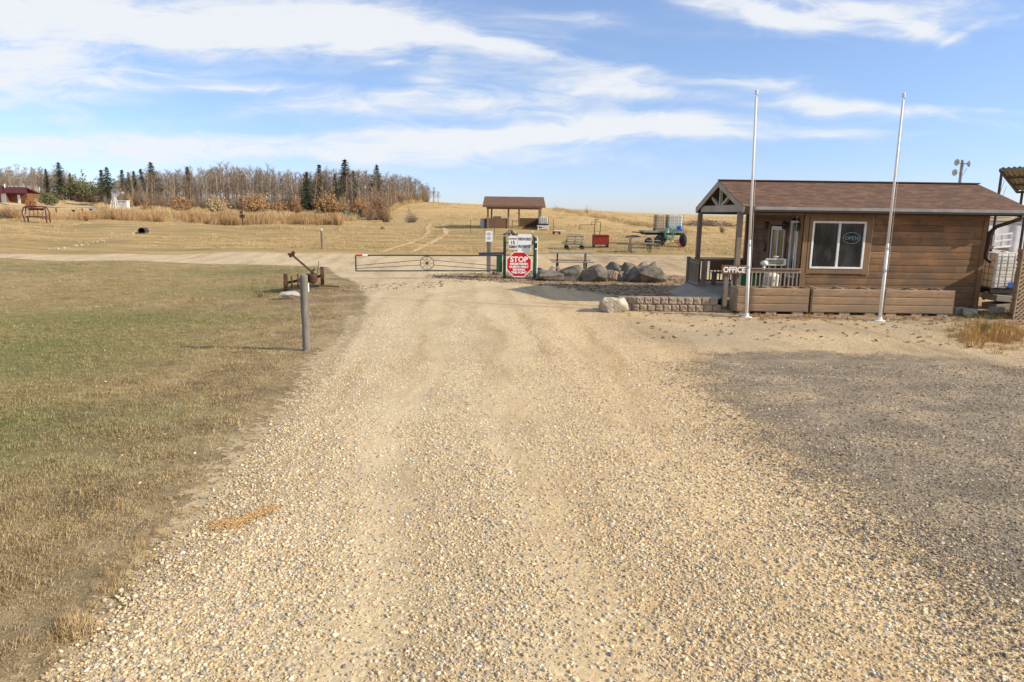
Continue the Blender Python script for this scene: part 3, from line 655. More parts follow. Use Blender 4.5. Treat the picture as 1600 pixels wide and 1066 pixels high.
def shingles(name, c1, c2, c3, sc):
    mt, t, b = newmat(name); tc = t.n('ShaderNodeTexCoord').outputs['Object']
    # courses follow the slope: use x along the ridge, z down the slope
    sp = t.n('ShaderNodeSeparateXYZ', i={0:tc}); q = t.n('ShaderNodeCombineXYZ', i={0:sp.outputs[0],1:t.math('MULTIPLY',sp.outputs[2],3.0),2:0.0}).outputs[0]
    br = t.n('ShaderNodeTexBrick'); t.L(q, br.inputs['Vector']); br.offset = .5; br.inputs['Scale'].default_value = 1; br.inputs['Brick Width'].default_value = .30*sc; br.inputs['Row Height'].default_value = .14*sc
    br.inputs['Mortar Size'].default_value = .006; br.inputs['Color1'].default_value = (*c1,1); br.inputs['Color2'].default_value = (*c2,1); br.inputs['Mortar'].default_value = (*[k*.45 for k in c1],1); br.inputs['Bias'].default_value = 0
    n = t.ramp(t.noise(t.mapv(q,(1,2.2,1)),2.3,4,.7),[(.42,0),(.6,.8)])
    c = t.mix(n, br.outputs[0], c3); c = t.mix(1.0, c, t.ramp(t.noise(tc,60,3),[(.3,.8),(.7,1.15)]),'MULTIPLY')
    row = t.math('FRACT', t.math('DIVIDE', t.math('MULTIPLY',sp.outputs[2],3.0), .14*sc))
    t.L(c, b.inputs['Base Color']); b.inputs['Roughness'].default_value = .9; b.inputs['Specular IOR Level'].default_value = .1
    t.L(t.bump(t.math('SUBTRACT',br.outputs['Fac'],t.math('MULTIPLY',row,.8)), -.6, .02), b.inputs['Normal']); MATS[name] = mt
shingles('shingles', (.215,.122,.080), (.14,.084,.060), (.095,.062,.046), 1.0)
shingles('shingles_small', (.210,.125,.09), (.16,.09,.068), (.13,.078,.06), 1.6)
# ================================================================== office cabin
XW0, XW1, YW, YB = 8.80, 14.34, 21.0, 25.6
off = thing('office_cabin', 'brown log sided office cabin with a reddish shingle roof, corner porch and OPEN sign', 'cabin', (11.7,23.3,0))
def siding(name, a, b_, z0, z1, nrm, holes=(), parent=off, pitch=.205, mat='siding'):
    """rounded log siding boards on a vertical wall from a to b (xy); holes = (s0,s1,z0,z1)"""
    a = Vector((*a,0)); b_ = Vector((*b_,0)); L = (b_-a).length; d = (b_-a)/L; nrm = Vector((*nrm,0)); mb = MB()
    prof = [(0,.006),(.04,.018),(.16,.022),(.5,.024),(.84,.022),(.96,.018),(1,.006)]
    z = z0
    while z < z1-1e-4:
        zt = min(z+pitch, z1)
        spans = [(0,L)]
        for (s0,s1,h0,h1) in holes:
            if z < h1-.01 and zt > h0+.01:
                ns = []
                for (p,q) in spans:
                    if s1<=p or s0>=q: ns.append((p,q)); continue
                    if s0>p: ns.append((p,s0))
                    if s1<q: ns.append((s1,q))
                spans = ns
        for (p,q) in spans:
            o = len(mb.v)
            for (f,dd) in prof:
                zz_ = z+(zt-z)*f
                for s_ in (p,q): mb.v.append(tuple(a+d*s_+nrm*(dd)+Vector((0,0,zz_))))
            k = len(prof)
            for i in range(k-1): mb.f.append((o+2*i,o+2*i+1,o+2*i+3,o+2*i+2))
            o2 = len(mb.v)
            for (f,dd) in ((0,0),(1,0)):
                for s_ in (p,q): mb.v.append(tuple(a+d*s_-nrm*.06+Vector((0,0,z+(zt-z)*f))))
            mb.f.append((o2,o2+2,o2+3,o2+1))
            mb.f.append((o,o+2*(k-1),o2+2,o2)); mb.f.append((o+1,o2+1,o2+3,o+2*(k-1)+1))
        z += pitch
    return mb.build(name, mat, parent)
EZ = 3.02        # eave height
wx0, wz0, wx1, wz1 = 9.42, 1.27, 10.78, 2.62
pf = at(1273,348,YW); pg = at(1338,418,YW); wx0, wz1, wx1, wz0 = pf.x-.02, pf.z, pg.x+.10, pg.z
siding('wall', (XW0,YW), (XW1,YW), -.05, EZ, (0,-1), holes=[(wx0-XW0-.05, wx1-XW0+.05, wz0-.05, wz1+.05)])
DY0, DY1, DZ0, DZ1 = 22.35, 23.55, .38, 2.50     # door on the porch side wall
SY0, SY1, SZ0, SZ1 = 21.35, 21.85, .95, 2.66     # side window
siding('wall', (XW0,YB), (XW0,YW), .30, EZ, (-1,0), holes=[(YB-DY1-.04,YB-DY0+.04,.3,DZ1+.05),(YB-SY1-.04,YB-SY0+.04,SZ0-.04,SZ1+.04)])
MB().span((XW1-.06,YW+.06,-.05),(XW1,YB,EZ)).build('wall','siding',off)
MB().span((XW0+.06,YB-.06,-.05),(XW1-.06,YB,EZ)).build('wall','siding',off)
MB().span((XW0+.08,YW+.08,-.02),(XW1-.08,YB-.08,.02)).build('floor_slab','concrete',off)
# trims
tr = MB()
tr.span((XW1-.13,YW-.055,-.05),(XW1+.02,YW-.037,EZ-.02)); tr.span((XW0-.02,YW-.058,.0),(XW0+.15,YW-.038,EZ-.02)); tr.span((XW0-.056,YW-.02,.3),(XW0-.038,YW+.14,EZ-.02))
tr.span((XW0+.15,YW-.052,EZ-.22),(XW1-.13,YW-.038,EZ-.03))
tr.build('corner_trim','trim',off,bevel=.004)
wt = MB()
for (x0_,x1_,z0_,z1_) in ((wx0-.17,wx0-.05,wz0-.22,wz1+.17),(wx1+.05,wx1+.22,wz0-.22,wz1+.17),(wx0-.05,wx1+.05,wz1+.05,wz1+.17),(wx0-.05,wx1+.05,wz0-.2,wz0-.06)): wt.span((x0_,YW-.058,z0_),(x1_,YW-.037,z1_))
wt.build('window_trim','trim',off,bevel=.004)
st = MB(); 
for x_ in (wx0-.55, wx1+.245): st.tube([(x_,YW-.045,wz0-.25),(x_+.01,YW-.042,wz1+.2)],.006,5)
st.build('wall_cable','white_plastic',off)
win = MB(); fr = .055
for (x0_,x1_,z0_,z1_) in ((wx0-.05,wx0+.01,wz0-.05,wz1+.05),(wx1-.01,wx1+.05,wz0-.05,wz1+.05),(wx0+.01,wx1-.01,wz1-.01,wz1+.05),(wx0+.01,wx1-.01,wz0-.05,wz0+.01)): win.span((x0_,YW-.072,z0_),(x1_,YW+.03,z1_))
xm = (wx0+wx1)/2+.02; win.span((xm-.035,YW-.05,wz0+.01),(xm+.035,YW+.02,wz1-.01))
wo = win.build('window','white_frame',off,bevel=.006)
MB().span((wx0+.012,YW-.004,wz0+.012),(xm-.037,YW+.008,wz1-.012)).build('pane','glass',wo)
MB().span((xm+.037,YW-.020,wz0+.012),(wx1-.012,YW-.010,wz1-.012)).build('pane','glass',wo)
# OPEN neon
oc = Vector(((xm+wx1)/2+.02, YW-.028, (wz0+wz1)/2+.22))
nb = MB(); rx_, rz_ = .26, .17
nb.tube([oc+Vector((math.cos(a_)*rx_,0,math.sin(a_)*rz_)) for a_ in np.linspace(0,2*math.pi,33)], .006, 5)
ns = nb.build('open_sign','neon',wo)
text_mesh('open_lettering','OPEN',.15,oc,'neon',wo,width=.40,offset=.0,depth=.006,bold=-.003)
# door and sidelight on the side wall (facing -X)
def onside(y0,y1,z0,z1,o0,o1): return (XW0-o1,y0,z0),(XW0-o0,y1,z1)
dt = MB()
for y0,y1,z0,z1 in ((DY0-.16,DY0-.04,.35,DZ1+.16),(DY1+.04,DY1+.16,.35,DZ1+.16),(DY0-.04,DY1+.04,DZ1+.04,DZ1+.16)): dt.span(*onside(y0,y1,z0,z1,.037,.06))
dt.build('door_trim','trim',off,bevel=.004)
dr = MB()
for y0,y1,z0,z1 in ((DY0,DY0+.10,DZ0,DZ1),(DY1-.10,DY1,DZ0,DZ1),(DY0+.1,DY1-.1,DZ1-.12,DZ1),(DY0+.1,DY1-.1,DZ0,DZ0+.3),((DY0+DY1)/2-.035,(DY0+DY1)/2+.035,DZ0+.3,DZ1-.12)): dr.span(*onside(y0,y1,z0,z1,-.02,.03))
door = dr.build('door','white_frame',off,bevel=.005)
MB().span(*onside(DY0+.1,(DY0+DY1)/2-.035,DZ0+.3,DZ1-.12,-.005,.005)).build('pane','glass',door)
MB().span(*onside((DY0+DY1)/2+.035,DY1-.1,DZ0+.3,DZ1-.12,-.005,.006)).build('pane','door_glass',door)
MB().lathe((XW0-.03,DY0+.05,1.35),[(.012,0),(.012,.03),(.03,.035),(.03,.055),(.005,.06)],12,(-1,0,0)).build('handle','grey_metal',door)
sw = MB()
for y0,y1,z0,z1 in ((SY0-.03,SY0+.02,SZ0-.03,SZ1+.03),(SY1-.02,SY1+.03,SZ0-.03,SZ1+.03),(SY0+.02,SY1-.02,SZ1-.03,SZ1+.03),(SY0+.02,SY1-.02,SZ0-.03,SZ0+.03)): sw.span(*onside(y0,y1,z0,z1,-.02,.055))
swo = sw.build('side_window','white_frame',off,bevel=.004)
MB().span(*onside(SY0+.02,SY1-.02,SZ0+.03,SZ1-.03,-.005,.005)).build('pane','door_glass',swo)
# roof: gable over cabin and porch, ridge along X
RX0, RX1, RYF, RYB, RYM = 6.78, 15.38, 20.58, 25.95, 23.27
pr = at(1117,282,RYM); RZ_ = pr.z; pe = at(1150,322,RYF); REZ = pe.z
th = .10
sl = MB()
def slope(y0,z0,y1,z1,nm):
    d = Vector((0,y1-y0,z1-z0)).normalized(); n = Vector((0,-d.z,d.y)); n = n if n.z>0 else -n
    a = [Vector((RX0,y0,z0)),Vector((RX1,y0,z0)),Vector((RX1,y1,z1)),Vector((RX0,y1,z1))]
    mb = MB(); mb.prism([p for p in a],-n*.03)
    o = mb.build(nm,'shingles',off)
    # underside boards
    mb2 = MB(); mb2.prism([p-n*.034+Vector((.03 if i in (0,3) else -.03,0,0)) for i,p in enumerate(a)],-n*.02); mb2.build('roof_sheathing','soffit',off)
slope(RYF,REZ,RYM,RZ_,'roof'); slope(RYB,REZ,RYM,RZ_,'roof')
MB().bar((RX0,RYM-.10,RZ_+.008),(RX1,RYM-.10,RZ_+.008),.001,.03).bar((RX0-.01,RYM,RZ_+.02),(RX1+.01,RYM,RZ_+.02),.26,.025).build('ridge_cap','shingles',off)
fa = MB(); fa.bar((RX0+.02,RYF+.03,REZ-.12),(RX1-.02,RYF+.03,REZ-.12),.03,.15); fa.bar((RX0+.02,RYB-.03,REZ-.12),(RX1-.02,RYB-.03,REZ-.12),.03,.15); fa.build('fascia','fascia',off)
gu = MB()
prof = [(0,0),(0,-.10),(-.02,-.115),(-.07,-.115),(-.10,-.08),(-.10,-.0),(-.11,-.0),(-.11,-.09),(-.075,-.125),(-.015,-.125),(.012,-.11),(.012,0)]
gu.prism([(RX0+.35,RYF+.0+py,REZ-.005+pz) for py,pz in prof],(RX1-RX0-.3,0,0)); gu.build('gutter','gutter',off)
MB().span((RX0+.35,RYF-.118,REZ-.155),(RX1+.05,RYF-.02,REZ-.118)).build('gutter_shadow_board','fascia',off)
# barge boards + truss at the porch gable
bb_ = MB()
for sgn,(ya,za) in ((1,(RYF,REZ)),(-1,(RYB,REZ))):
    bb_.bar((RX0+.02,ya,za-.12),(RX0+.02,RYM,RZ_-.11),.045,.17,up=(0,0,1))
bb_.build('barge_board','beam_wood',off,bevel=.004)
bb2 = MB()
for (ya,za) in ((RYF,REZ),(RYB,REZ)): bb2.bar((RX1-.02,ya,za-.1),(RX1-.02,RYM,RZ_-.09),.04,.16)
bb2.build('barge_board','fascia',off)
tx = 6.90; TZb = at(1115,326,23).z
ts = MB(); ts.bar((tx,20.72,TZb),(tx,25.5,TZb),.10,.22); ts.build('tie_beam','beam_wood',off,bevel=.006)
ts = MB(); ts.bar((tx,RYM,TZb+.11),(tx,RYM,RZ_-.18),.09,.10)
for yo in (-.95,.95): ts.bar((tx,RYM+yo*.25,TZb+.11),(tx,RYM+yo,RZ_-.52-.02),.085,.10)
ts.build('truss_strut','beam_wood',off,bevel=.004)
def gable(x,nrm,nm,mat):
    MB().prism([(x,RYF+.35,EZ+.02),(x,RYB-.3,EZ+.02),(x,RYM,RZ_-.12)],(nrm*.05,0,0)).build(nm,mat,off)
gable(XW0,1,'gable_wall','siding'); gable(XW1-.05,1,'gable_wall','siding')
hb = MB(); hb.bar((6.9,20.95,EZ-.06),(XW0-.06,20.95,EZ-.06),.10,.2); hb.bar((6.9,25.45,EZ-.06),(XW0-.06,25.45,EZ-.06),.10,.2); hb.build('porch_beam','post_wood',off,bevel=.004)
DK = .36
for (px_,yy_) in ((1142,20.95),(1088,25.45)):
    p_ = XY(px_,yy_); MB().bar((6.83,yy_,DK-.3 if yy_<22 else DK),(6.83,yy_,EZ-.10),.15,.15).build('porch_post','post_wood',off,bevel=.01)
MB().bar((8.55,25.3,DK),(8.55,25.3,EZ-.16),.15,.15).build('porch_post','trim',off,bevel=.01)
# deck
dk = MB(); x = 6.42; n_ = 0
yb = 20.82
while yb < 25.6:
    dk.span((6.42,yb,DK-.04),(XW0-.045,yb+.135,DK)); yb += .142
dk.build('deck','deck_wood',off)
MB().span((6.46,20.86,DK-.22),(6.50,25.5,DK-.045)).span((6.50,20.84,DK-.22),(XW0-.1,20.88,DK-.045)).build('deck_skirt','deck_wood',off)
MB().prism([(6.41,20.9,DK-.005),(6.41,25.3,DK-.005),(5.75,25.3,.03),(5.75,20.9,.03)],(0,0,-.05)).build('ramp','deck_wood',off)
def railing(pts, top, mat='rail_wood', post_ends=True, gap=.115, balus=True):
    rl = thing('railing', None, None, (0,0,0)); 
    return rl
def rail_run(a, b_, zt, zb, cap_w=.12):
    a = Vector(a); b_ = Vector(b_); d = (b_-a); L = d.length; d.normalize()
    r = MB(); r.bar((a.x,a.y,zt),(b_.x,b_.y,zt),cap_w,.035); rl = r.build('railing','rail_cap',off,bevel=.004)
    r = MB(); r.bar((a.x,a.y,zt-.075),(b_.x,b_.y,zt-.075),.04,.085); r.bar((a.x,a.y,zb+.07),(b_.x,b_.y,zb+.07),.04,.085); r.build('rail','rail_wood',rl)
    r = MB(); s_ = .1
    while s_ < L-.05:
        p = a+d*s_; r.box((p.x,p.y,(zt+zb)/2),(.036,.036,zt-zb-.12)); s_ += .125
    r.build('baluster','rail_wood',rl); return rl
RT = at(1190,420,20.75).z
rail_run((7.15,20.75,0),(XW0-.06,20.75,0),RT,DK)
rail_run((6.55,20.75,0),(7.0,20.75,0),RT,DK-.1)
rail_run((6.72,25.45,0),(8.5,25.45,0),RT+.02,DK)
rail_run((8.1,25.45,0),(8.72,25.45,0),RT+.02,DK)
for (x_,y_,h_) in ((6.47,20.75,RT+.02),(6.85,20.78,RT-.05),(6.50,25.4,RT+.06),(6.68,24.0,RT)):
    MB().bar((x_,y_,0 if y_<21 else DK-.15),(x_,y_,h_),.13,.13).build('rail_post','post_wood',off,bevel=.006)
rail_run((6.52,24.05,0),(6.52,25.35,0),RT,DK)
# gutter downpipe at the right corner
dp = MB(); gy_ = RYF-.06
dp.tube([(XW1+.66,gy_,REZ-.12),(XW1+.63,gy_,REZ-.26),(XW1+.40,gy_+.08,REZ-.36),(XW1+.10,gy_+.22,REZ-.50),(XW1+.05,YW-.10,REZ-.66),(XW1+.02,YW-.10,1.72),(XW1+.05,YW-.12,1.62),(XW1+.16,YW-.16,1.54)],.055,10)
dp.build('downpipe','fascia',off,smooth=True)
# lanterns
for i,(y_,z_) in enumerate(((22.25-.05,2.52),(23.75,2.50),(21.62,2.74))):
    if i==2: y_=21.15; z_=2.50
    c_ = Vector((XW0-.14,y_,z_)); lb = MB(); lb.lathe(c_,[(.02,.14),(.075,.10),(.08,.08)],6); lb.lathe(c_,[(.06,-.12),(.06,-.10),(.02,-.10)],6); lb.box(c_+Vector((.06,0,.1)),(.13,.02,.02)); lb.box(c_+Vector((.12,0,.05)),(.02,.09,.16))
    for k in range(6): lb.tube([c_+Vector((math.cos(k*1.047)*.072,math.sin(k*1.047)*.072,.09)),c_+Vector((math.cos(k*1.047)*.055,math.sin(k*1.047)*.055,-.11))],.006,4)
    ln = lb.build('wall_lantern','black',off); MB().lathe(c_,[(.05,-.09),(.065,.08)],6).build('lantern_glass','glass',ln)
# dark pan-shaped thing hanging by the door
hp = MB(); c_ = Vector((XW0-.07,24.05,1.75)); hp.lathe(c_,[(.10,-.0),(.16,-.02),(.165,-.035),(.15,-.04)],14,(-1,0,0)); hp.tube([c_+Vector((-.01,0,.14)),c_+Vector((-.01,0,.42))],.018,6)
tag(hp.build('hanging_pan','black',None,loc=c_),'black long handled pan hung on the cabin wall beside the door','pan')
# OFFICE sign
pc = at(1147,421.5,20.64); sg = MB(); sg.box(pc,(.76,.03,.27)); sgo = sg.build('office_sign','sign_brown',None,bevel=.004,loc=pc)
tag(sgo,'brown wooden OFFICE sign with white letters on the porch railing','sign')
text_mesh('lettering','OFFICE',.23,pc,'text_white',sgo,width=.66,offset=.018,bold=.007)
# planters
pz_t = at(1200,450,19.75).z
def planter(px0,px1,lab):
    a = at(px0,468,19.75); b_ = at(px1,468,19.75); x0_,x1_ = a.x+.03,b_.x-.03; yf,yb2 = 19.72,20.32; zt = pz_t; z0_ = .09
    o = thing('planter_box', lab, 'planter', ((x0_+x1_)/2,(yf+yb2)/2,0), 'long wooden planter boxes in front of the cabin')
    h = (zt-z0_)/3
    for (yy,sg_) in ((yf,-1),(yb2,1)):
        for k in range(3):
            o2 = MB(); prof = [(0,0),(.008,.008),(.014,.03),(.016,h/2),(.014,h-.03),(.008,h-.012),(0,h-.004)]
            o2.prism([(x0_,yy+sg_*p,z0_+k*h+q) for p,q in prof]+[(x0_,yy-sg_*.03,z0_+k*h+h-.004),(x0_,yy-sg_*.03,z0_+k*h)],(x1_-x0_,0,0)); o2.build('board','planter_wood',o)
    MB().span((x0_-.035,yf-.0,z0_),(x0_-.002,yb2,zt)).span((x1_+.002,yf-.0,z0_),(x1_+.035,yb2,zt)).build('end_board','planter_wood',o)
    MB().span((x0_,yf+.03,zt-.13),(x1_,yb2-.03,zt-.10)).build('soil','soil',o)
    r2 = MB()
    for k in range(int((x1_-x0_)/.75)+1): r2.span((x0_+.1+k*.75,yf+.03,zt-.02),(x0_+.18+k*.75,yb2-.03,zt+.012))
    r2.build('cross_brace','deck_wood',o)
    fb = MB()
    for k in (.12,.5,.88): fb.span((x0_+(x1_-x0_)*k-.15,yf+.02,-.02),(x0_+(x1_-x0_)*k+.15,yf+.3,z0_-.002))
    fb.build('foot_block','concrete',o)
planter(1150,1263,'planter box nearest the porch, behind the first flagpole')
planter(1267,1376,'middle planter box, under the cabin window')
planter(1380,1490,'planter box by the cabin corner, right of the second flagpole')
# ================================================================== flagpoles
def flagpole(bx,by,tx_,ty_,Y,lab):
    b0 = XY(bx,Y); tp = at(tx_,ty_+4,Y); o = thing('flagpole', lab,'flagpole', b0, 'white flagpoles in front of the cabin')
    MB().lathe(b0,[(.15,0),(.15,.025),(.07,.05),(.055,.12)],20).build('base_flange','white_paint',o,smooth=False)
    r1,r2,r3 = .046,.037,.028; q = lambda f: b0.lerp(tp,f)
    MB().tube([q(.01),q(.33)],[r1,r1],14).tube([q(.33),q(.36)],[r1,r2],14).tube([q(.36),q(.985)],[r2,r3],14).build('shaft','white_paint',o,smooth=True)
    MB().lathe(tp,[(.0,-.02),(.05,-.02),(.05,.0),(.03,.02)],12).lathe(tp+Vector((0,0,.055)),[(.0,-.045),(.032,-.032),(.045,0),(.032,.032),(0,.045)],12).build('finial','white_paint',o,smooth=True)
    MB().ring(q(.235),(1,0,0),.06,.012,10,5).box(q(.235)+Vector((-.06,-.02,0)),(.06,.02,.12)).build('cleat','grey_metal',o)
    h1 = q(.235)+Vector((.06,-.04,0)); MB().tube([h1,h1.lerp(tp+Vector((.05,-.03,-.05)),.5)+Vector((.01,0,0)),tp+Vector((.05,-.02,-.03))],.004,4).build('halyard','white_plastic',o)
flagpole(1166,494,1182,142,19.05,'white flagpole in front of the porch, crossing the OFFICE sign end')
flagpole(1374,501,1412,147,18.7,'white flagpole to the right of the cabin window')
# ================================================================== retaining wall + pale boulder
rw = thing('retaining_wall','low retaining wall of two courses of tan split face blocks','wall',(at(1050,470,20.1).x,20.1,0))
xa = at(985,470,20.05).x-.35; xb = at(1122,470,20.05).x
for row in range(2):
    zb0 = at(1050,483,20.05).z+row*.205; zb0 = .0+row*.215; x = xa+(0 if row==1 else -.1); 
    while x < xb-.1:
        wdt = .245+random.uniform(-.015,.015); mb = split_block(wdt-.012,.28,.208,random.randint(0,9999)); mb.v = [(v_[0]+x+wdt/2,v_[1]+20.15,v_[2]+zb0+.105) for v_ in mb.v]
        mb.build('block','wall_block',rw); x += wdt
p_ = at(958,470,19.7); bo = crag(.47,.38,.36,12,16); shift(bo,(p_.x,19.75,.22)); tag(bo.build('boulder','pale_rock',None,loc=(p_.x,19.75,0)),'big pale white boulder at the left end of the block wall','boulder')
# ================================================================== boulders by the sign
BL = [(861,423,437,50,'boulder','low grey boulder nearest the stop sign post',1.15,29.4),(895,413,437,36,'boulder','pointed grey boulder second from the sign in the rock row',1,29.3),
 (928,412,437,44,'boulder','broad slanting grey boulder in the middle of the rock row',1,29.2),(955,421,437,22,'boulder_brown','small brown boulder low in the middle of the rock row',.8,29.1),
 (957,409,430,36,'boulder','grey boulder standing behind the small brown one',1,30.3),(972,424,438,20,'boulder','small grey boulder with a flat side right of the brown one',.8,29.1),(983,410,434,30,'boulder','upright rounded grey boulder behind the large dark one',1,30.1),
 (1003,407,428,22,'boulder_red','pinkish flat topped boulder behind the row',1,30.6),(1020,408,430,22,'boulder','small jagged grey boulder at the back right of the row',1,30.4),(1010,415,438,58,'boulder','largest dark wedge shaped boulder at the right end of the row',1,29.1),
 (846,418,436,22,'boulder','half hidden grey boulder just behind the sign posts',.9,30.2),(800,432,442,20,'boulder_brown','low brown rock lying under the stop sign',.9,30.0),(776,425,435,14,'boulder','small round grey rock left of the gate box',.9,31)]
for i,(px,pt,pb,wp,mtn,lab,fr_,Y) in enumerate(BL):
    g = XY(px,Y); k = (g-CP).dot(FW)/F; hh = max(.2,at(px,pt,Y).z-g.z); mb = crag(wp*k*.62,wp*k*.5*fr_,hh*.66,31+i*7,20,3,.05)
    mn = min(v_[2] for v_ in mb.v); mx = max(v_[2] for v_ in mb.v); mnx=min(v_[0] for v_ in mb.v); mxx=max(v_[0] for v_ in mb.v); sx_=wp*k*1.12/(mxx-mnx); mb.v=[((x-(mnx+mxx)/2)*sx_,y,(z-mn)/(mx-mn)*(hh*1.45)-hh*.45) for x,y,z in mb.v]
    shift(mb,(g.x,g.y,g.z)); tag(mb.build('boulder',mtn,None,loc=g),lab,'boulder','boulders beside the gate')
# the two leaning rusty-red slabs behind the low table
g = XY(866,31.6); tag(MB().bar(g+Vector((-.35,0,.0)),g+Vector((-.05,0,.42)),.3,.12).bar(g+Vector((.35,0,.0)),g+Vector((.12,0,.42)),.3,.12).build('leaning_stone','boulder_red',None,loc=g),'two reddish slabs leaning together under the long table by the rocks','stone slabs')
# ================================================================== appliances on the porch
p0 = Vector((7.98,20.98+.15,DK)); wm = thing('wringer_washer','old white wringer washing machine standing on the porch','washing machine',(7.98,21.3,DK))
c_ = Vector((7.98,21.3,DK))
MB().lathe(c_,[(.0,.10),(.27,.10),(.29,.14),(.30,.62),(.31,.66),(.29,.67),(.30,.70),(.12,.78),(0,.80)],28).build('tub','white_enamel',wm,smooth=True)
lg = MB()
for k in range(4): lg.tube([c_+Vector((math.cos(.78+k*1.57)*.22,math.sin(.78+k*1.57)*.22,.12)),c_+Vector((math.cos(.78+k*1.57)*.27,math.sin(.78+k*1.57)*.27,0))],.018,6)
lg.build('caster_leg','grey_metal',wm)
MB().tube([c_+Vector((-.22,-.1,.6)),c_+Vector((-.22,-.1,1.02))],.04,10).lathe(c_+Vector((-.22,-.1,1.02)),[(0,-.09),(.09,-.06),(.12,0),(.09,.07),(0,.10)],14).build('wringer_post','white_enamel',wm,smooth=True)
hd = MB()
for z_ in (.98,1.16): hd.bar(c_+Vector((-.18,-.1,z_)),c_+Vector((.40,-.1,z_+.0)),.10,.035)
for x_ in (-.14,.40): hd.bar(c_+Vector((x_,-.1,.98)),c_+Vector((x_,-.1,1.16)),.10,.035)
hd.lathe(c_+Vector((.12,-.1,1.17)),[(.05,0),(.05,.05),(.09,.06),(.09,.08),(.02,.09)],12); hd.build('wringer_frame','white_enamel',wm,bevel=.006)
MB().tube([c_+Vector((-.12,-.1,1.10)),c_+Vector((.38,-.1,1.10))],.028,10).tube([c_+Vector((-.12,-.1,1.04)),c_+Vector((.38,-.1,1.04))],.028,10).build('roller','brass_glow',wm,smooth=True)
c_ = Vector((7.35,21.35,DK)); gb = thing('green_bin','dark green plastic bin behind the OFFICE sign on the porch','bin',c_)
MB().add([(c_.x+sx*a_,c_.y+sy*b_,c_.z+z_) for z_,a_,b_ in ((.03,.26,.2),(.70,.36,.27)) for sx,sy in ((-1,-1),(1,-1),(1,1),(-1,1))],[(0,3,2,1),(4,5,6,7),(0,1,5,4),(1,2,6,5),(2,3,7,6),(3,0,4,7)]).build('body','green_plastic',gb,bevel=.02)
MB().span((c_.x-.39,c_.y-.3,c_.z+.705),(c_.x+.39,c_.y+.3,c_.z+.78)).build('lid','green_plastic',gb,bevel=.02)
c_ = Vector((7.8,24.6,DK)); gt = thing('porch_bench','brown slatted bench against the back porch railing','bench',c_)
MB().span((7.2,24.45,DK+.42),(8.4,24.9,DK+.46)).build('seat','brown_wood',gt); MB().span((7.2,24.92,DK+.5),(8.4,24.96,DK+.86)).build('backrest','brown_wood',gt)
for x_ in (7.25,8.35): MB().span((x_-.03,24.5,DK),(x_+.03,24.86,DK+.42)).build('leg','brown_wood',gt)
# ================================================================== right-hand clutter
def ibc(c, lab, grp=None, w_=1.2, d_=1.0, h_=1.0, name='liquid_tote', nb=(6,5), tank='white_plastic', pallet='grey_wood', valve=False, bulge=0):
    c = Vector(c); o = thing(name, lab, 'water tank', c, grp)
    if pallet: 
        pl = MB()
        for k in range(5): pl.span((c.x-w_/2+k*(w_-.12)/4,c.y-d_/2,c.z+.11),(c.x-w_/2+.12+k*(w_-.12)/4,c.y+d_/2,c.z+.135))
        for k in range(3): pl.span((c.x-w_/2,c.y-d_/2+k*(d_-.1)/2,c.z),(c.x+w_/2,c.y-d_/2+.1+k*(d_-.1)/2,c.z+.108))
        pl.build('pallet',pallet,o)
    z0 = c.z+(.14 if pallet else 0)
    mb = MB(); n = 5
    e = .05
    ring_ = lambda s,z: [(c.x+sx*(w_/2-e)*s, c.y+sy*(d_/2-e)*s, z) for sx,sy in ((-.86,-1),(0,-1.0),(.86,-1),(1,-.86),(1,.86),(.86,1),(-.86,1),(-1,.86),(-1,-.86))]
    lv = [(.96,z0),(1,z0+.05),(1.0,z0+h_*.45),(1.0,z0+h_-.1),(.97,z0+h_-.03),(.8,z0+h_)]
    V_ = [];
    for s,z in lv: V_ += ring_(s,z)
    F_ = [tuple(range(9))[::-1],tuple(range(45,54))]+[(i*9+k,i*9+(k+1)%9,(i+1)*9+(k+1)%9,(i+1)*9+k) for i in range(5) for k in range(9)]
    mb.add(V_,F_); mb.build('tank',tank,o,smooth=False,bevel=.02)
    MB().lathe((c.x,c.y,z0+h_),[(.1,0),(.1,.04),(0,.05)],16).build('filler_cap','white_plastic',o)
    cg = MB(); hx,hy = w_/2,d_/2; zt = z0+h_-.02
    for i in range(nb[1]+1):
        z = z0+.03+(zt-z0-.03)*i/nb[1]; cg.tube([(c.x-hx,c.y-hy,z),(c.x+hx,c.y-hy,z),(c.x+hx,c.y+hy,z),(c.x-hx,c.y+hy,z),(c.x-hx,c.y-hy,z)],.010,5,cap=False)
    for i in range(nb[0]+1):
        x = c.x-hx+2*hx*i/nb[0]
        for y in (c.y-hy,c.y+hy): cg.tube([(x,y,z0),(x,y,zt)],.009,5)
    for i in range(1,5):
        y = c.y-hy+2*hy*i/5
        for x in (c.x-hx,c.x+hx): cg.tube([(x,y,z0),(x,y,zt)],.009,5)
    cg.build('cage','cage',o); return o
g = at(1565,470,22.1); tb = ibc((g.x-.10,22.15,.52),'white caged water tank beside the cabin corner, blue label at its foot',name='water_tote',h_=1.12,w_=1.25,nb=(6,5),pallet='black',tank='white_enamel')
MB().span((g.x-.20,21.62,.70),(g.x+.30,21.64,.86)).build('label_plate','blue_plastic',tb)
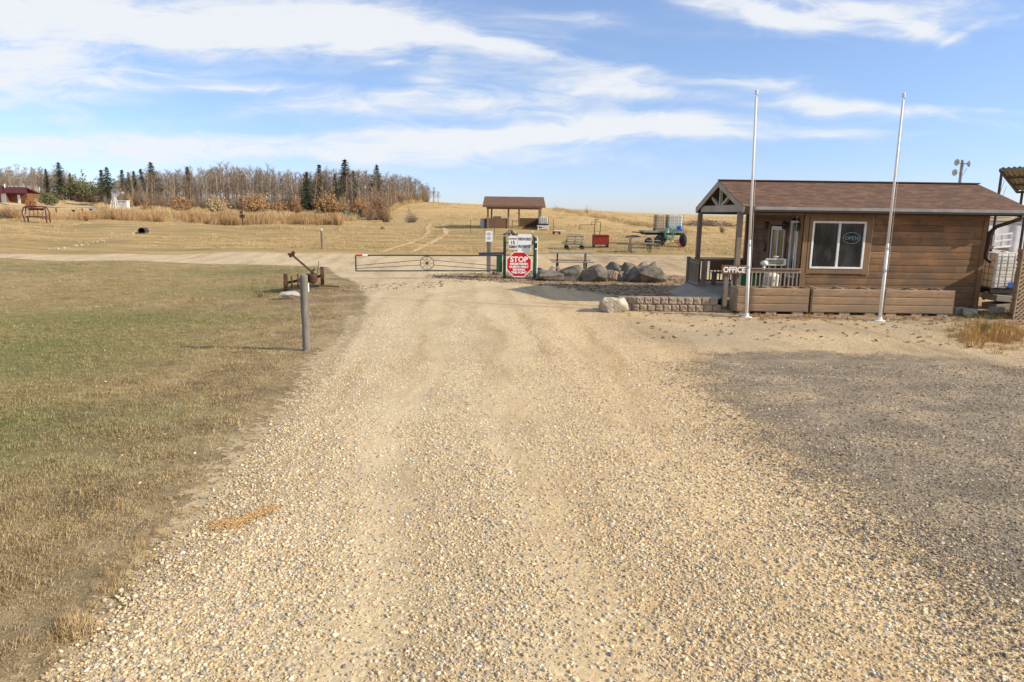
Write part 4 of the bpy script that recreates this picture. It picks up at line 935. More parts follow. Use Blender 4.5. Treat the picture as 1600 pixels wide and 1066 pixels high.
for i,(x0_,z0_,l_,an,lab) in enumerate(((g.x-.3,.36,.75,.06,'weathered board on top of the timber pile under the water tank'),(g.x-.25,.12,.8,-.10,'dark timber at the bottom left of the pile under the tank'),(g.x+.38,.36,.6,-.12,'timber offcut on the right side of the pile'),(g.x+.48,.13,.62,.30,'slanting grey plank at the lower right of the pile'))):
    c_ = Vector((x0_,21.75-.02*i,z0_)); d_ = Vector((math.cos(an),0,-math.sin(an)))
    tag(MB().bar(c_-d_*l_/2,c_+d_*l_/2,.7,.19,up=(0,0,1)).build('timber','grey_wood',None,loc=c_,bevel=.01),lab,'timber','timbers under the water tank')
for (px,py,Y,lab,rz) in ((1497,489,20.3,'concrete block at the foot of the cabin corner',.2),(1514,493,20.0,'concrete block lying in the grass before the timber pile',-.3),(1556,493,20.5,'square grey footing block in front of the timber pile',.1)):
    c_ = XY(px,Y); bk = MB(); M_ = Matrix.Rotation(rz,3,'Z')
    for (cx_,cy_,sx_,sy_) in ((0,-.08,.38,.035),(0,.08,.38,.035),(-.172,0,.035,.125),(0,0,.035,.125),(.172,0,.035,.125)): bk.box(M_@Vector((cx_,cy_,0))+c_+Vector((0,0,.12)),(sx_,sy_,.19),M=M_)
    tag(bk.build('concrete_block','concrete',None,loc=c_,bevel=.006),lab,'block','concrete blocks by the cabin corner')
# storage trailer behind
a0 = at(1540,400,25.2)
tr_ = thing('storage_trailer','white sided storage trailer with a tan roof edge behind the water tank','trailer',(16.8,26.2,0))
zt_ = at(1570,346,25.0).z
MB().span((14.9,25.0,.35),(20.5,27.3,zt_)).build('body','trailer_white',tr_,bevel=.03); MB().span((14.85,24.96,zt_+.003),(20.55,27.35,zt_+.16)).build('roof','beige',tr_,bevel=.02)
MB().span((14.9,24.97,zt_-.10),(20.5,24.995,zt_-.06)).build('trim_strip','grey_metal',tr_)
for x_ in (16.2,17.2): MB().lathe((x_,24.98,.36),[(.36,0),(.36,.2),(.18,.21),(.18,0)],20,(0,1,0)).build('wheel','tyre',tr_)
# old window sash leaning on the tank top
c_ = at(1566,376,22.3); sh_ = thing('window_sash','old white window sash leaning above the water tank','window frame',c_)
fr2 = MB(); ux = Vector((.95,0,.12)).normalized(); uy = Vector((.35,.5,.8)).normalized()
P_ = lambda a,b_: c_+ux*a+uy*b_
for a1,b1,a2,b2 in ((-.28,-.25,.28,-.25),(-.28,.25,.28,.25),(-.28,-.25,-.28,.25),(.28,-.25,.28,.25),(-.02,-.25,-.02,.25),(-.28,0,.28,0)): fr2.bar(P_(a1,b1),P_(a2,b2),.07,.05)
fr2.build('frame','white_frame',sh_,bevel=.004)
tag(MB().bar(at(1541,386,22.2),at(1575,390,22.2),.1,.09).build('dark_plank','brown_wood',None,loc=at(1558,388,22.2),bevel=.006),'dark painted plank lying under the leaning window sash','plank')
# lattice panel at the right edge
lx = at(1592,440,19.3).x+.16; lt = thing('lattice_panel','tan diagonal lattice panel at the right edge','lattice',(lx+.6,19.3,0)); zt2 = at(1600,372,19.3).z+.1
def lat(name, yy, sg):
    lb = MB(); s_ = -2.6
    X0,X1,Z0,Z1 = lx-.14,lx+1.9,.0,zt2
    while s_ < 3.2:
        # line x = X0+s+ (z-Z0)*sg, clipped to the rectangle
        pts = []
        for z in np.linspace(Z0,Z1,40):
            x = X0+s_+(z-Z0)*sg + (0 if sg>0 else 2.2)
            if X0<=x<=X1: pts.append((x,z))
        if len(pts)>2: lb.bar((pts[0][0],yy,pts[0][1]),(pts[-1][0],yy,pts[-1][1]),.045,.012,up=(0,1,0))
        s_ += .125
    lb.build(name,'lattice_wood',lt)
lat('slat_layer',19.30,1); lat('slat_layer',19.318,-1)
MB().bar((lx-.16,19.30,0),(lx-.16,19.30,zt2),.03,.05,up=(0,1,0)).bar((lx-.16,19.30,zt2),(lx+1.9,19.30,zt2),.05,.035).build('frame','lattice_wood',lt)
sp2 = MB()
for sg,xx in ((1,15.42),(-1,15.436)):
    s_ = -2.6
    while s_ < 3.6:
        pts = [(19.36+s_+(z)*sg+(0 if sg>0 else 1.6),z) for z in np.linspace(0,1.88,50)]; pts = [p for p in pts if 19.36<=p[0]<=21.05]
        if len(pts)>2: sp2.bar((xx,pts[0][0],pts[0][1]),(xx,pts[-1][0],pts[-1][1]),.012,.075,up=(0,0,1))
        s_ += .12
sp2.build('side_lattice','lattice_wood',lt); MB().bar((15.43,19.36,1.9),(15.43,21.05,1.9),.05,.09).build('side_top_rail','lattice_wood',lt)
# canopy on dark posts (metal roofing seen from below)
cn = thing('metal_canopy','tall open canopy with a sloping metal roof on thin dark posts','canopy',(18.9,24,0))
A1 = at(1563,263,24.0); B1 = at(1590,297,24.0+2.6); 
ax,az = A1.x,A1.z
zb_ = at(1590,298,27.2).z
B2 = at(1590,298,27.0); rf = [(A1.x,24.0,A1.z),(A1.x+4.5,24.0,A1.z+.30),(B2.x+4.5,27.0,B2.z+.25),(B2.x,27.0,B2.z)]
nseg = 24; cm_ = MB(); V_ = []; F_ = []
for i in range(nseg*2+1):
    f_ = i/(nseg*2); a_ = Vector(rf[0]).lerp(Vector(rf[1]),f_); b_ = Vector(rf[3]).lerp(Vector(rf[2]),f_); k = .025*(1 if i%2 else -1)
    V_ += [a_+Vector((0,0,k)),b_+Vector((0,0,k)),a_+Vector((0,0,k+.012)),b_+Vector((0,0,k+.012))]
for i in range(nseg*2): o=i*4; F_ += [(o,o+1,o+5,o+4),(o+2,o+6,o+7,o+3)]
cm_.add(V_,F_); cm_.build('roof_sheet','tan_roof_under',cn)
fm = MB()
for a_,b_ in ((0,1),(1,2),(2,3),(3,0)): fm.bar(Vector(rf[a_])-Vector((0,0,.06)),Vector(rf[b_])-Vector((0,0,.06)),.06,.09)
for f_ in (.33,.66): fm.bar(Vector(rf[0]).lerp(Vector(rf[3]),f_)-Vector((0,0,.06)),Vector(rf[1]).lerp(Vector(rf[2]),f_)-Vector((0,0,.06)),.05,.07)
fm.build('roof_frame','dark_metal',cn)
for (x_,y_,z_) in ((A1.x+.14,24.1,A1.z-.06),(B2.x+.12,26.9,B2.z-.06),(A1.x+1.15,24.1,A1.z),(A1.x+4.4,24.1,A1.z+.2),(B2.x+4.3,26.9,B2.z+.15)):
    MB().tube([(x_-.0,y_,0),(x_,y_,z_)],.045,8).build('post','dark_metal',cn)
MB().tube([(ax+.9,25,az-.35),(ax+.5,25.1,2.0)],.007,4).tube([(ax+1.7,26,az-.5),(ax+1.3,26.1,2.0)],.007,4).build('guy_wire','dark_metal',cn)
# antenna mast behind the roof
m0 = at(1498,300,26.6); am = thing('antenna_mast','grey mast with three small white dish antennas rising behind the roof','antenna',(m0.x,26.6,0)); mt_ = at(1504,250,26.6)
MB().tube([(m0.x-.1,26.6,0),(m0.x,26.6,m0.z),mt_],.055,8).build('mast','grey_metal',am)
def dish(p,dx,nm='dish_antenna'):
    p = Vector(p); o = MB().lathe(p+Vector((dx*.20,-.05,0)),[(.02,-.04),(.07,-.025),(.11,.015),(.125,.04),(.105,.04),(.02,.0)],18,Vector((dx,-.25,0))).build(nm,'white_plastic',am,smooth=True)
    MB().tube([p,p+Vector((dx*.22,-.05,0))],.02,6).build('bracket','grey_metal',o)
dish(mt_+Vector((0,0,-.1)),-1); dish(mt_+Vector((0,0,-.14)),1); q_ = at(1500,270,26.6); dish(q_,-1)
MB().tube([mt_+Vector((.2,0,-.3)),mt_+Vector((.05,0,-.6)),q_],.008,4).build('cable','dark_metal',am)
# ================================================================== gate and signs
YG = 29.5
gs = thing('gate_sign_frame','two green steel posts with a cross rail carrying the notices','sign frame',XY(811,YG))
def vpost(px,pt,Y,r,mat,par,nm='post'):
    b0 = XY(px,Y); z = at(px,pt,Y).z; return MB().lathe(b0,[(r,-.1),(r,z-b0.z-.01),(r*.6,z-b0.z),(0,z-b0.z)],12).build(nm,mat,par,smooth=False), b0, z
_,PL,zl = vpost(788,369,YG,.065,'green_metal',gs); _,PR,zr = vpost(835,369,YG-.1,.072,'green_metal',gs)
zc = at(811,399,YG).z; MB().tube([(PL.x,YG,zc),(PR.x,YG-.1,zc)],.022,8).tube([(PL.x,YG,at(811,379,YG).z),(PR.x,YG-.1,at(811,379,YG).z)],.02,8).build('cross_rail','green_metal',gs)
YS = YG-.20
def plate(px0,py0,px1,py1,lab,name='notice_board',Y=YS):
    a = at(px0,py0,Y); b_ = at(px1,py1,Y); c_ = Vector(((a.x+b_.x)/2,Y,(a.z+b_.z)/2)); w_=abs(b_.x-a.x); h_=abs(a.z-b_.z)
    o = MB().box(c_,(w_,.012,h_)).build(name,'aluminium_sign',None,loc=c_,bevel=.002); tag(o,lab,'sign'); return o,c_,w_,h_
o,c_,w_,h_ = plate(795,369,808.2,390,'small white speed sign reading MAXIMUM 15 KM/H','speed_limit_sign')
text_mesh('lettering','MAXIMUM',.075,c_+Vector((0,0,h_*.30)),'text_black',o,width=w_*.88,offset=.009,bold=.002)
text_mesh('lettering','15',.2,c_+Vector((0,0,h_*.02)),'text_black',o,width=w_*.45,offset=.009,bold=.004)
text_mesh('lettering','KM/H',.17,c_+Vector((0,0,-h_*.30)),'text_black',o,width=w_*.86,offset=.009,bold=.006)
o,c_,w_,h_ = plate(809.2,366,830,394,'white sign reading FIREWORKS PROHIBITED beside the speed sign','fireworks_sign')
text_mesh('lettering','FIREWORKS',.17,c_+Vector((0,0,h_*.23)),'text_black',o,width=w_*.92,offset=.009,bold=.003)
text_mesh('lettering','PROHIBITED',.17,c_+Vector((0,0,-h_*.19)),'text_black',o,width=w_*.92,offset=.009,bold=.003)
c_ = at(811,413.3,YS-.03); rS = .535/math.cos(math.pi/8)*1.0
oct_ = lambda r: [c_+Vector((math.cos(math.pi/8+k*math.pi/4)*r,0,math.sin(math.pi/8+k*math.pi/4)*r)) for k in range(8)]
so_ = MB().prism(oct_(rS),(0,.012,0)).build('stop_sign','text_white',None,loc=c_); tag(so_,'red octagonal STOP sign for registered guests only between the green posts','sign')
MB().prism([p+Vector((0,-.003,0)) for p in oct_(rS-.035)],(0,.002,0)).build('red_face','red_paint',so_)
for body,sz,dz,wd in (('STOP',.31,.215,.76),('REGISTERED',.115,.02,.78),('GUESTS ONLY',.115,-.105,.84),('BEYOND',.115,-.225,.52),('THIS POINT',.115,-.345,.66)):
    text_mesh('lettering',body,sz,c_+Vector((0,0,dz)),'text_white',so_,width=wd,offset=.007,bold=.012 if sz>.2 else .007)
# little lamp above the right post, keypad pole
g = XY(838.5,YG-.25); kp = thing('keypad_pole','thin white pole with a black keypad box beside the right green post','keypad pole',g); z_ = at(838,370,YG-.25).z
MB().tube([g,(g.x,g.y,z_-.1),(g.x-.03,g.y,z_),(g.x-.12,g.y,z_)],.022,8).build('pole','white_paint',kp)
c_ = at(837.5,384,YG-.33); MB().box(c_,(.10,.08,.2)).build('keypad','black',kp,bevel=.008); MB().box(c_+Vector((.02,0,.15)),(.12,.1,.08)).box(c_+Vector((.02,0,-.14)),(.12,.1,.05)).build('keypad_hood','white_paint',kp,bevel=.008)
c_ = at(831,363,YG+.0); sl_ = thing('gate_lamp','small white ball lamp on a dark bracket beside the fireworks sign','lamp',c_)
MB().lathe(c_,[(0,-.045),(.032,-.032),(.045,0),(.032,.032),(0,.045)],12).build('globe','white_plastic',sl_,smooth=True); MB().tube([c_,(PR.x-.09,YG-.05,c_.z-.12),(PR.x-.08,YG-.08,c_.z-.35)],.012,6).build('bracket','dark_metal',sl_)
MB().span((PR.x-.13,YG-.11,c_.z-.55),(PR.x-.09,YG-.05,c_.z-.35)).build('switch_box','rust',sl_)
# white notice on a grey post
g = XY(763.5,32.5); np_ = thing('notice_post','weathered grey post with a small white notice, left of the green gate box','sign post',g); zt3 = at(763,362,32.5).z
MB().box((g.x,g.y,(g.z+zt3)/2-.1),(.19,.15,zt3-g.z-.2)).build('post','grey_post',np_,bevel=.015)
a = at(758.5,361,32.35); b_ = at(769.5,378,32.35); c_ = (a+b_)/2; w_=b_.x-a.x; h_=a.z-b_.z
nb_ = MB().box(c_,(w_,.015,h_)).build('notice_plate','aluminium_sign',np_,bevel=.006)
tb_ = MB()
for (dz,wf,hf) in ((.36,.35,.03),(.24,.7,.04),(.17,.6,.035),(.03,.12,.05),(-.10,.5,.035),(-.19,.55,.035),(-.28,.4,.03)): tb_.box(c_+Vector((0,-.010,h_*dz)),(w_*wf,.004,h_*hf))
tb_.build('printed_lines','text_blue',nb_)
# swing gate
gl = at(556,412,28.6); grr = at(785,412,YG); gt = thing('swing_gate','long dark green swing gate with a wagon wheel in the middle, closed across the road','gate',XY(670,29.0))
ztL = at(556,399,28.6).z; ztR = at(780,399.5,YG).z; zbL = at(556,423.5,28.6).z; zbR = at(780,423,YG).z
TL = Vector((gl.x,28.6,ztL)); TR = Vector((grr.x,YG,ztR)); BLp = Vector((gl.x,28.6,zbL)); BR = Vector((grr.x,YG,zbR))
MB().tube([TL,TR],.030,8).tube([BLp,BR],.026,8).tube([TL,BLp],.032,8).build('frame','gate_green',gt)
T = lambda f,zf: TL.lerp(TR,f).lerp(BLp.lerp(BR,f),zf)
bc = MB(); bc.tube([T(0,.66),T(.44,.30)],.013,6); bc.tube([T(0,.85),T(.44,.62)],.013,6); bc.tube([T(.52,.30),T(.99,.72)],.013,6); bc.tube([T(.52,.62),T(.99,.95)],.013,6); bc.build('brace_rod','rust',gt)
wc = T(.478,.5); wr = (ztL-zbL)*.44
wh = MB().ring(wc,(TR-TL),wr,.014,24,6); ax_ = (TR-TL).normalized(); wh = MB(); uu = Vector((ax_.x,ax_.y,ax_.z)); ww = Vector((0,0,1))
wh.tube([wc+uu*(math.cos(a_)*wr)+ww*(math.sin(a_)*wr) for a_ in np.linspace(0,2*math.pi,29)],.014,6,cap=False); who = wh.build('wheel_ornament','rust',gt)
sp_ = MB()
for k in range(8):
    a_ = k*math.pi/4; sp_.tube([wc,wc+uu*(math.cos(a_)*wr)+ww*(math.sin(a_)*wr)],.010,5)
sp_.build('spoke','rust',who); MB().lathe(wc-Vector((0,.04,0)),[(.03,0),(.065,.01),(.065,.07),(.03,.08)],12,(0,1,0)).build('hub','gate_green',who)
MB().tube([TL+Vector((0,0,.0)),TL.lerp(TR,.045)],.036,8).build('red_reflector','red_paint',gt); MB().tube([TL.lerp(TR,.045),TL.lerp(TR,.08)],.034,8).build('white_reflector','aluminium_sign',gt)
bx0 = at(776,399,YG).x; bx1 = at(785,399,YG).x
MB().span((bx0,YG-.14,at(780,425,YG).z),(bx1,YG+.14,at(780,400,YG).z)).build('counterweight_box','green_metal',gt,bevel=.012)
MB().bar(at(748,396.5,YG-.05),at(790,396,YG-.05),.12,.10).build('hinge_arm','indigo',gt,bevel=.01)
MB().span((PL.x-.10,YG-.16,at(786,405,YG).z-.12),(PL.x-.07,YG-.1,at(786,405,YG).z+.1)).build('latch_plate','white_paint',gt)
# ================================================================== left foreground
g = XY(479,13.7); tp = at(474.5,430,13.7); po = thing('fence_post','short weathered grey wooden post at the road edge','post',g)
V_ = MB(); V_.tube([g+Vector((0,0,-.1)),g.lerp(tp,.3)+Vector((.004,0,0)),g.lerp(tp,.6)+Vector((-.006,0,0)),tp-Vector((0,0,.02)),tp],[.079,.076,.079,.076,.066],18)
V_.build('shaft','grey_post',po,smooth=False,bevel=0)
MB().lathe(tp,[(.06,.0),(.064,.006),(.02,.016),(0,.018)],14).build('end_grain','grey_wood',po)
g = XY(455,23.3); wr_ = crag(.36,.24,.21,77,18,3,.04); shift(wr_,(0,0,0),.25); shift(wr_,(g.x,g.y,g.z+.13)); tag(wr_.build('rock','white_rock',None,loc=g),'smooth whitish rock lying in the grass before the rusty mower','rock')
g = XY(481,25.0); tag(MB().lathe(g,[(.05,0),(.05,.30),(.04,.31),(0,.315)],12).build('marker_stub','white_paint',None,loc=g),'short white marker stub behind the weathered post','marker')
g = XY(503.5,47.0); z_ = at(503,357,47.0).z; mp_ = thing('marker_post','slim grey post with a pale cap at the far road edge','post',g)
MB().tube([g-Vector((0,0,.1)),(g.x,g.y,z_-.15)],.075,8).build('shaft','brown_grey',mp_); MB().lathe((g.x,g.y,z_-.15),[(.06,0),(.06,.12),(.0,.15)],8).build('cap','white_plastic',mp_)
# rusty horse-drawn mower
g1 = XY(447,25.3); g2 = XY(504,26.3); mw_ = thing('rusty_mower','rusty antique horse drawn mower with two iron wheels and a raised bar','farm implement',(g1+g2)/2)
axd = Vector((1,.30,0)).normalized(); rW = .33
c1 = g1+Vector((0,0,rW)); c2 = g2+Vector((0,0,rW+.10))
def iron_wheel(c,r,wd,nm='wheel',ns=8):
    rm = MB(); rm.lathe(c-axd*wd/2,[(r-.02,0),(r,0),(r,wd),(r-.02,wd),(r-.02,0)],28,axd)
    for k in range(22):
        a_ = k*2*math.pi/22; u1 = axd.cross(Vector((0,0,1))); d_ = u1*math.cos(a_)+Vector((0,0,1))*math.sin(a_); rm.bar(c-axd*wd*.45+d_*(r+.008),c+axd*wd*.45+d_*(r+.008),.016,.016)
    o = rm.build(nm,'rust',mw_); s_ = MB()
    for k in range(ns):
        a_ = k*2*math.pi/ns+.2; d_ = u1*math.cos(a_)+Vector((0,0,1))*math.sin(a_); s_.bar(c,c+d_*(r-.01),.03,.02)
    s_.build('spoke','rust',o); MB().lathe(c-axd*.09,[(.03,0),(.06,.02),(.06,.16),(.03,.18)],12,axd).build('hub','rust',o); return o
iron_wheel(c1,rW,.13); iron_wheel(c2,rW,.13)
MB().tube([c1,c2],.045,10).build('axle','rust',mw_)
for f_,r_ in ((.16,.22),(.33,.27),(.45,.13)):
    c = c1.lerp(c2,f_); MB().lathe(c-axd*.03,[(r_*.8,0),(r_,.005),(r_,.05),(r_*.8,.06),(r_*.3,.045),(r_*.3,.015)],22,axd).build('gear_wheel','rust',mw_)
c = c1.lerp(c2,.70); MB().box(c+Vector((0,0,.02)),(.42,.36,.26),rz=.4).box(c+Vector((-.3,-.1,-.08)),(.4,.2,.14),rz=.4).lathe(c+Vector((.1,-.2,.0)),[(.05,-.2),(.15,-.15),(.15,.12),(.08,.18)],12).build('gear_case','rust',mw_,bevel=.02)
tip = at(456,398,25.6); rt_ = at(498,434,26.9); MB().bar(rt_,tip,.05,.06).build('drawbar','rust',mw_)
MB().bar(tip+Vector((-.08,0,-.08)),tip+Vector((.09,0,.11)),.09,.1).bar(tip+Vector((-.14,0,.02)),tip+Vector((.1,0,-.02)),.08,.07).build('hitch','rust',mw_)
lv = MB(); lv.tube([at(488,432,26.6),at(491,416,26.6)],.012,5).tube([at(496,430,26.8),at(498,408,26.8)],.012,5).tube([at(484,434,26.3),at(487,424,26.3),at(492,421,26.3)],.03,6); lv.build('lever','rust',mw_)
cb = MB(); b0_ = c1.lerp(c2,.6); cb.bar(b0_+Vector((0,-.3,-.2)),b0_+Vector((1.2,-.1,-.28)),.05,.05); cb.build('cutter_bar','rust',mw_)
# ================================================================== mid field objects
def table(px0,px1,pt,pb,Y,lab,name='picnic_table',mat='grey_wood',Yr=None):
    a = XY(px0,Y); b_ = XY(px1,Yr or Y); d = (b_-a); L = d.length; d.normalize(); nrm = Vector((-d.y,d.x,0)).normalized(); zt = at((px0+px1)/2,pt,Y).z; c = (a+b_)/2
    o = thing(name, lab, 'picnic table', c, 'steel framed picnic tables'); h = zt-c.z
    tp_ = MB()
    for k in (-1.5,-.5,.5,1.5): q = nrm*k*.18; tp_.bar(a+q+Vector((0,0,h)),b_+q+Vector((0,0,h)),.17,.04)
    tp_.build('tabletop',mat,o)
    for s in (-1,1): q = nrm*s*.68; MB().bar(a+q+Vector((0,0,h*.6))+d*.05,b_+q+Vector((0,0,h*.6))-d*.05,.26,.04).build('bench_seat',mat,o)
    for f_ in (.18,.82):
        p = a.lerp(b_,f_); lgm = MB()
        for s in (-1,1):
            lgm.tube([p+nrm*s*.68,p+nrm*s*.68+Vector((0,0,h*.57))],.025,6); lgm.tube([p+nrm*s*.25,p+nrm*s*.25+Vector((0,0,h-.02))],.025,6)
        lgm.tube([p-nrm*.68+Vector((0,0,h*.54)),p+nrm*.68+Vector((0,0,h*.54))],.022,6); lgm.build('leg','dark_metal',o)
    return o
table(858,926,395,424,32.6,'long steel framed picnic table behind the boulder row')
table(976,1022,371,386,47,'steel framed picnic table out on the field near the red bin')
table(1010,1030,376,384,50,'low dark table half behind the field picnic table')
# dark cover lying on the field table
g = at(989,370,47); tag(MB().box(g+Vector((0,0,.03)),(.9,.5,.07),rz=.1).box(g+Vector((.1,0,.08)),(.5,.3,.05),rz=-.2).build('folded_tarp','indigo',None,loc=g,bevel=.02),'dark folded tarp on the field picnic table','tarp')
# stacked weathered wooden tables on wheels
g = XY(897,49.5); ct = thing('wooden_cart','weathered wooden table cart on small wheels standing left of the red bin','cart',g)
k = 49.5/F
m_ = MB()
for i,(z,w_,dp_) in enumerate(((.36,1.5,1.0),(.52,1.45,.9),(.70,1.25,.6))):
    for j in range(4): m_.box(g+Vector((0,-dp_/2+j*dp_/3,z)),(w_,dp_/3-.05,.05))
m_.build('deck_boards','grey_wood',ct)
m_ = MB()
for s in (-.6,0,.5): m_.bar(g+Vector((s,0,.3)),g+Vector((s+.12,0,.98)),.06,.08)
m_.box(g+Vector((.1,.1,.92)),(1.1,.08,.12)).box(g+Vector((.15,.3,1.05)),(.7,.3,.06)); m_.bar(g+Vector((-.9,-.3,.45)),g+Vector((-.5,.1,.62)),.1,.06); m_.build('back_boards','grey_wood',ct)
for x_ in (-.55,.55):
    for y_ in (-.35,.35): MB().lathe(g+Vector((x_,y_-.05,.15)),[(.05,0),(.15,0),(.15,.1),(.05,.1)],14,(0,1,0)).build('wheel','tyre',ct)
# red bin
g = XY(938,51); rb = thing('red_bin','open topped red metal bin on dark skids','bin',g); w_=.46*51/24*1.0; w_=.56
MB().prism([(g.x-w_,g.y-.35,g.z+.22),(g.x+w_,g.y-.35,g.z+.22),(g.x+w_,g.y-.42,g.z+.86),(g.x-w_,g.y-.42,g.z+.86)],(0,.03,0)).span((g.x-w_,g.y-.3,g.z+.2),(g.x+w_,g.y+.4,g.z+.24)).span((g.x-w_,g.y+.4,g.z+.2),(g.x+w_,g.y+.43,g.z+.92)).span((g.x-w_-.02,g.y-.38,g.z+.2),(g.x-w_+.01,g.y+.42,g.z+.9)).span((g.x+w_-.01,g.y-.38,g.z+.2),(g.x+w_+.02,g.y+.42,g.z+.9)).build('body','dull_red',rb)
MB().bar((g.x-w_,g.y-.44,g.z+.87),(g.x+w_,g.y-.44,g.z+.87),.04,.05).build('rim','dull_red',rb)
MB().span((g.x-w_,g.y-.3,g.z),(g.x-w_+.12,g.y+.4,g.z+.2)).span((g.x+w_-.12,g.y-.3,g.z),(g.x+w_,g.y+.4,g.z+.2)).build('skid','black',rb)
# pipe frame with drip line behind the bin
g = XY(930,53.5); pfm = thing('pipe_frame','thin rusty pipe frame standing behind the red bin','frame',g); Z = lambda py,px=930: at(px,py,53.5)
MB().tube([XY(928.5,53.5),Z(352,929)],.03,6).tube([XY(935.5,53.5),Z(347,939)],.03,6).tube([Z(352,905),Z(351,930)],.022,6).tube([Z(347,926),Z(347,938)],.022,6).tube([Z(343.5,928),Z(343.5,935)],.03,6).tube([Z(343.5,931),Z(352,931)],.022,6).tube([Z(352,924),Z(345,925)],.018,6).tube([Z(352,906),Z(358,905),Z(357,909)],.022,6).build('pipe_work','rust',pfm)
# flat-deck wagon with two totes, hoses, wheels
g = XY(1045,53); wg = thing('flat_wagon','low flat wagon on rubber tyres carrying two water totes','wagon',g)
zd = at(1045,361,53).z; xa_,xb_ = at(1003,361,53).x, at(1067,361,53).x
MB().span((xa_,52.2,zd-.12),(xb_,54.2,zd)).build('deck','grey_wood',wg); MB().bar((xa_+.1,52.4,zd-.22),(xb_-.1,52.4,zd-.22),.1,.16).bar((xa_+.1,54,zd-.22),(xb_-.1,54,zd-.22),.1,.16).build('chassis','black',wg)
MB().bar((xa_-.7,53.2,zd-.12),(xa_+.3,53.2,zd-.18),.1,.08).build('drawbar','dark_metal',wg)
def tyre(px,Y,r,par,yy=None,nm='wheel'):
    q = XY(px,Y); c = q+Vector((0,0,r)); o = MB().lathe(c-Vector((0,.11,0)),[(r*.55,0),(r*.9,0),(r,.04),(r,.18),(r*.9,.22),(r*.55,.22)],24,(0,1,0)).build(nm,'tyre',par,smooth=True)
    MB().lathe(c-Vector((0,.08,0)),[(.02,0),(r*.55,.02),(r*.55,.14),(.02,.16)],16,(0,1,0)).build('rim','grey_metal',o); return o
tyre(1013,52.3,.30,wg); tyre(1030,52.0,.42,wg); 
q = XY(1067,51.6); c = q+Vector((0,0,.50)); o = MB().lathe(c-Vector((.15,.0,0)),[(.25,0),(.45,0),(.50,.05),(.50,.22),(.45,.27),(.25,.27)],26,Vector((1,.12,0))).build('wheel','tyre',wg,smooth=True)
q = XY(1034,54.2); c = q+Vector((0,0,.42)); MB().lathe(c-Vector((0,.11,0)),[(.2,0),(.38,0),(.42,.04),(.42,.18),(.38,.22),(.2,.22)],24,(0,1,0)).build('wheel','tyre',wg,smooth=True)
for (p1,p2,lab,tk) in ((1022,1039,'dusty caged water tote at the left on the flat wagon','beige'),(1040,1066,'bright white caged water tote at the right on the flat wagon','white_plastic')):
    a = at(p1,360,53.4); b_ = at(p2,336,53.4); ibc(((a.x+b_.x)/2,53.4,zd+.005),lab,'water totes on the flat wagon',w_=b_.x-a.x-.02,d_=1.0,h_=b_.z-zd-.14,name='water_tote',nb=(4,5),tank=tk,pallet='grey_wood')
# hoses
hz_ = MB(); r_ = random.Random(4)
for k in range(9):
    cx_ = at(1050+r_.uniform(-7,8),366+r_.uniform(-3,5),52.0); rr = r_.uniform(.22,.45); ph = r_.uniform(0,6)
    hz_.tube([cx_+Vector((math.cos(a_+ph)*rr,r_.uniform(-.05,.05)-.05*k,math.sin(a_+ph)*rr*1.1)) for a_ in np.linspace(0,5.6,18)],.019,5)
g = at(1050,366,51.8); tag(hz_.build('green_hose','green_hose',None,loc=g,smooth=True),'tangled green hose hanging off the back of the flat wagon','hose')
g = at(1042,359,52.2); pm = thing('pump_bucket','white bucket with a blue top standing on the wagon edge','bucket',g)
MB().lathe(g-Vector((0,0,.05)),[(.14,-.18),(.18,.16),(.19,.18),(0,.18)],14).build('bucket','white_plastic',pm); MB().lathe(g+Vector((.05,0,.14)),[(.15,0),(.15,.16),(.05,.2),(0,.2)],12).build('cap','blue_plastic',pm)
g = at(1062,357,52.4); tag(MB().lathe(g-Vector((0,0,.17)),[(.0,0),(.20,0),(.22,.06),(.22,.28),(.14,.34),(.06,.36),(.06,.4),(0,.4)],14).build('blue_can','blue_plastic',None,loc=g,smooth=True),'round blue fuel can on the right end of the wagon','can')
g = XY(1056,51.0); tag(MB().bar(g+Vector((-.15,0,.55)),g+Vector((.30,-.3,.05)),.05,.05).bar(g+Vector((.05,0,.6)),g+Vector((.45,-.3,.0)),.05,.05).bar(g+Vector((.0,-.1,.4)),g+Vector((.25,-.1,.35)),.03,.03).build('tow_bar','dull_red',None,loc=g),'dull red tow bar leaning down from the wagon','tow bar')
# ================================================================== picnic shelter
YS_ = 68.0; sl_g = XY(803,YS_); shl = thing('picnic_shelter','open picnic shelter with a brown shingle roof on posts and low board walls','shelter',sl_g)
x0_ = at(760,330,YS_).x; x1_ = at(847,330,YS_).x; ze = at(803,321.5,YS_-.5).z; zr_ = at(803,307.5,YS_+1.8).z; zg = tz((x0_+x1_)/2,YS_)-.05
rx0 = at(754,320,YS_-.5).x; rx1 = at(852.5,320,YS_-.5).x
for (y0,z0,y1,z1) in ((YS_-.55,ze,YS_+1.8,zr_),(YS_+4.2,ze,YS_+1.8,zr_)): MB().prism([(rx0,y0,z0),(rx1,y0,z0),(rx1-.1,y1,z1),(rx0+.1,y1,z1)],(0,0,-.08)).build('roof','shingles_small',shl)
MB().bar((rx0,YS_-.56,ze-.1),(rx1,YS_-.56,ze-.1),.04,.14).build('fascia','brown_wood',shl)
MB().bar((x0_,YS_,ze-.22),(x1_,YS_,ze-.22),.14,.22).bar((x0_,YS_+3.6,ze-.22),(x1_,YS_+3.6,ze-.22),.14,.22).build('header_beam','rail_cap',shl)
xs_ = [x0_+.15,at(794.5,330,YS_).x,x1_-.15]
for x_ in xs_:
    MB().box((x_,YS_,(zg+ze)/2-.15),(.17,.17,ze-zg-.3)).build('post','post_wood',shl)
